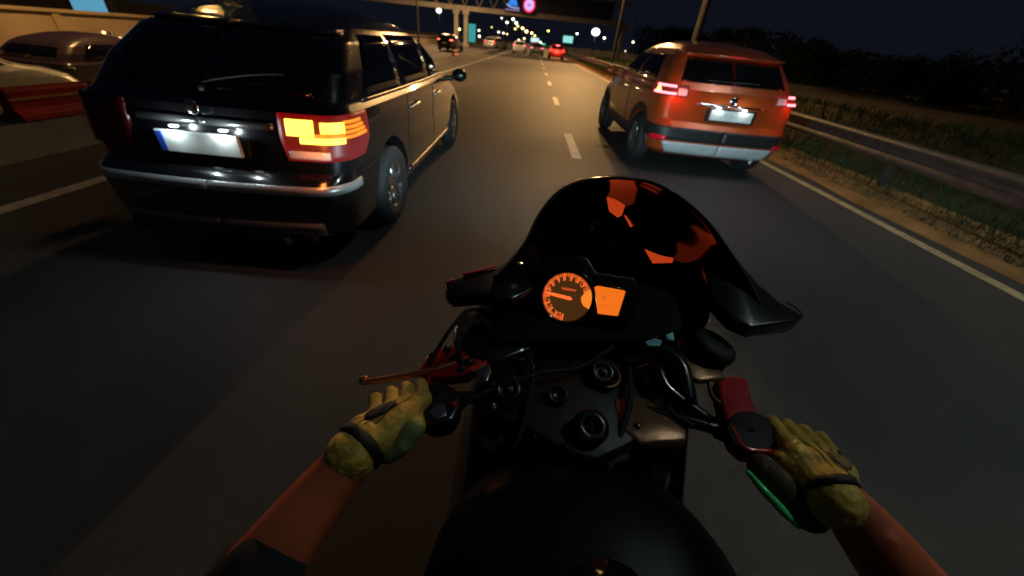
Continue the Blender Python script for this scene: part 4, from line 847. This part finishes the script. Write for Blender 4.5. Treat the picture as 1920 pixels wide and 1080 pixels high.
# ================================================================== RIDER
rider = thing('person', (.12, -.62, .86), 'rider in black jacket and yellow gloves gripping the bars, forearms bare', 'person')
SKIN = mat('skin', (.72, .16, .06), .5, var=.2, scale=10, bump=.25)
JACK = mat('black jacket cloth', (.012, .012, .016), .85, var=.3, scale=25, bump=.25)
GLV = mat('yellow glove leather', (.74, .49, .08), .6, var=.3, scale=26, bump=.9)
GLG = mat('lime glove cloth', (.24, .30, .10), .6, var=.15, scale=30, bump=.2)
GLB = mat('black glove patch', (.015, .014, .012), .6, bump=.2, scale=30)
WL, WR = atd(668, 846, .507), atd(1572, 928, .515)
EL_, ER_ = atd(372, 1215, .43), atd(1790, 1210, .46)
SHL, SHR = Vector((-.12, -.26, 1.2)), Vector((.31, -.26, 1.2)); NK, HD = Vector((.08, -.24, 1.28)), Vector((.06, -.21, 1.40)); CH, PV = Vector((.10, -.36, 1.14)), Vector((.13, -.66, .90))
def lerp(a, b_, t): return a+(b_-a)*t
def arm(S, E_, W_): return [(S, .062), (lerp(S, E_, .5), .054), (E_, .045), (lerp(E_, W_, .3), .048), (lerp(E_, W_, .7), .041), (W_, .031)]
legs = []
for s_ in (-1, 1):
    H_ = PV+Vector((s_*.1, 0, -.02)); K = Vector((.13+s_*.26, -.12, .76)); A_ = Vector((.14+s_*.20, -.36, .44)); legs.append((H_, K, A_, s_))
chains = [arm(SHL, EL_, WL), arm(SHR, ER_, WR), [(PV, .13), (CH, .13), (NK, .06), (HD+Vector((0, -.04, 0)), .06)], [(SHL, .07), (CH, .12), (SHR, .07)]]
for H_, K, A_, s_ in legs: chains += [[(H_, .09), (lerp(H_, K, .5), .082), (K, .058), (lerp(K, A_, .4), .056), (A_, .036), (A_+Vector((0, .14, -.05)), .034)]]
organic('body', chains, SKIN, rider, .011, [(HD+Vector((0, -.07, .03)), .088, (.85, 1, 1.15), None)])
ch2 = [[(SHL, .075), (lerp(SHL, EL_, .5), .066), (EL_, .056), (lerp(EL_, atd(500, 1065, .445), .5), .054), (atd(500, 1065, .448), .047)], [(SHR, .075), (lerp(SHR, ER_, .5), .066), (ER_, .056), (atd(1765, 1170, .475), .048)], [(PV+Vector((0, .03, .03)), .145), (CH, .15), (lerp(CH, NK, .7), .09)], [(SHL, .08), (CH, .14), (SHR, .08)]]
organic('jacket', ch2, JACK, rider, .009)
ch3 = []
for H_, K, A_, s_ in legs: ch3 += [[(PV, .14), (H_, .105), (lerp(H_, K, .5), .095), (K, .07), (lerp(K, A_, .5), .066), (lerp(K, A_, .95), .05)]]
organic('trousers', ch3, JACK, rider, .012)
for H_, K, A_, s_ in legs: organic('boot', [[(lerp(K, A_, .8), .054), (A_, .048), (A_+Vector((0, .15, -.055)), .042)], [(A_+Vector((0, -.05, -.05)), .036), (A_+Vector((0, .17, -.065)), .034)]], RUB, rider, .008)
hb = nb(); sph(hb, HD+Vector((0, -.10, .04)), .142, 28, (.92, 1.05, 1.05)); hm = obj('helmet', hb, BLACKP, rider, world=True)
hb = nb(); sph(hb, HD+Vector((0, -.075, .035)), .125, 24, (.92, 1.05, .55)); obj('visor', hb, GLASS, hm, world=True)
def glove(side, Gi, Go, W_, sc):
    ax = (Go-Gi).normalized(); f = Vector((0, 0, 1)).cross(ax)
    if f.y < 0: f = -f
    f.normalize(); u = ax.cross(f); u = u if u.z > 0 else -u
    L = (Go-Gi).length; chains = []; mcps = []
    lens = [.96, 1.06, 1.02, .86]
    for i in range(4):
        off = sc+(i-1.5)*.0250; G_ = Gi+ax*off; k = lens[i]
        M_ = G_-f*.010+u*.036*k; P_ = G_+f*.030*k+u*.024; D_ = G_+f*.034*k-u*.010; T_ = G_+f*.012-u*.028
        mcps.append(M_); chains.append([(M_, .0132), (lerp(M_, P_, .5), .0112), (P_, .0120), (lerp(P_, D_, .5), .0104), (D_, .0108), (T_, .0093)])
        chains.append([(W_+ax*(.011*(i-1.5)), .025), (lerp(W_, M_, .5)+ax*(.007*(i-1.5)), .0245), (lerp(W_, M_, .8), .0175), (M_, .0135)])
    tb = lerp(W_, mcps[0], .35)-ax*.026-u*.010; t1 = lerp(tb, Gi+ax*(sc-.05), .55)-u*.010-f*.010; t2 = Gi+ax*(sc-.058)-f*.014-u*.020; t3 = Gi+ax*(sc-.048)+f*.014-u*.024
    chains.append([(W_-ax*.010, .025), (tb, .024), (t1, .0185), (t2, .015), (t3, .0125)])
    cuff = (W_-lerp(W_, mcps[1], .5)).normalized()
    chains.append([(W_, .034), (W_+cuff*.020, .0365)])
    g_ = organic('glove', chains, GLV, rider, .0022, smooth=2)
    return g_, mcps, ax, f, u, tb, cuff, chains
gL, mL, axL, fL, uL, tbL, cuL, _ = glove(-1, GLi, GLo, WL+Vector((.006, .012, .0)), .085)
gR, mR, axR, fR, uR, tbR, cuR, _ = glove(1, GRi, GRo, WR+Vector((-.010, .012, 0)), .135)
def band(name, c, d, r, th, m, par):
    M, _l = frame(Vector((0, 0, 0)), d); b = nb(); lathe(b, [(r, -th), (r+.003, -th*.8), (r+.003, th*.8), (r, th), (r-.004, th), (r-.004, -th), (r, -th)], 32, Matrix.Translation(c) @ M); return obj(name, b, m, par, world=True)
# dark knuckle panel, wrist strap, lime palm edge
def patchblob(name, pts, m, par, vox=.0028): return organic(name, [pts], m, par, vox, smooth=3)
def onto(o, p, u, off=.0006):
    M = o.matrix_world.inverted(); a = M @ (p+u*.12); d = (M.to_3x3() @ (-u)).normalized(); hit, loc, n_, _ = o.ray_cast(a, d)
    return (o.matrix_world @ loc)+u*off if hit else p
bpy.context.view_layer.update()
def stitch(name, o, pts, u, r_, m):
    P = [onto(o, p, u) for p in catmull(pts, 6)]; b = nb(); tube(b, P, r_, 6, 0); obj(name, b, m, o, world=True)
def panel(name, o, a_, b_, w_, u, ax, m, th=.0025):
    G = []
    for i in range(13):
        t = i/12; ww = w_*math.sin(math.pi*(.12+.76*t))
        G.append([onto(o, lerp(a_, b_, t)+ax*ww*(k/6), u, th if 0 < i < 12 and abs(k) < 6 else -.001) for k in range(-6, 7)])
    b = nb(); grid(b, G); obj(name, b, m, o, world=True)
SEW = mat('dark stitching', (.20, .13, .03), .8)
for g_, W_, mm, ax, u in ((gL, WL, mL, axL, uL), (gR, WR, mR, axR, uR)):
    for k in range(3):
        q = (mm[k]+mm[k+1])/2; stitch('seam', g_, [lerp(W_, q, .28)+ax*(k-1)*.006, lerp(W_, q, .6), q-(q-W_)*.04], u, .0009, SEW)
panel('knuckle_patch', gL, lerp(WL, (mL[0]+mL[1])/2, .62), lerp(WL, (mL[2]+mL[3])/2, .74)+axL*.006, .024, uL, (mL[1]-WL).normalized(), GLB, .005)
panel('knuckle_patch', gR, lerp(WR, (mR[1]+mR[2])/2, .58), lerp(WR, mR[3], .66)+axR*.006, .018, uR, (mR[1]-WR).normalized(), mat('tan glove patch', (.20, .13, .05), .6, bump=.3, scale=30))
band('strap', WL+Vector((.006, .012, 0))+cuL*.004, cuL, .0355, .008, GLB, gL)
patchblob('palm_edge', [(atd(728, 852, .528), .014), (atd(754, 830, .532), .018), (atd(776, 804, .535), .017)], GLG, gL)
band('strap', WR+Vector((-.010, .012, 0))+cuR*.004, cuR, .0355, .007, GLB, gR)
patchblob('seam_patch', [(lerp(WR, mR[3], .55)+uR*.022, .004), (lerp(WR, mR[3], .95)+uR*.014, .004)], GLB, gR)
patchblob('palm_panel', [(atd(1428, 876, .540), .020), (atd(1470, 922, .540), .026), (atd(1518, 962, .532), .026)], mat('brown palm leather', (.10, .06, .03), .7, var=.2, scale=30, bump=.3), gR)
ge = [atd(1402, 884, .525), atd(1430, 918, .520), (atd(1466, 956, .515)), atd(1498, 990, .510)]
patchblob('lime_rim_light', [(ge[0], .0035), (ge[1], .006), (ge[2], .0065), (ge[3], .003)], mat('lime rim light', (.12, .9, .28), .5), gR, .002)  # green rim light on the glove trim, put in as a lime strip
ge = [atd(1578, 880, .535), atd(1592, 905, .53), (atd(1590, 930, .525))]
patchblob('lime_piping', [(ge[0], .003), (ge[1], .005), (ge[2], .003)], mat('lemon fluorescent edge', (.8, .85, .08), .5), gR, .002)
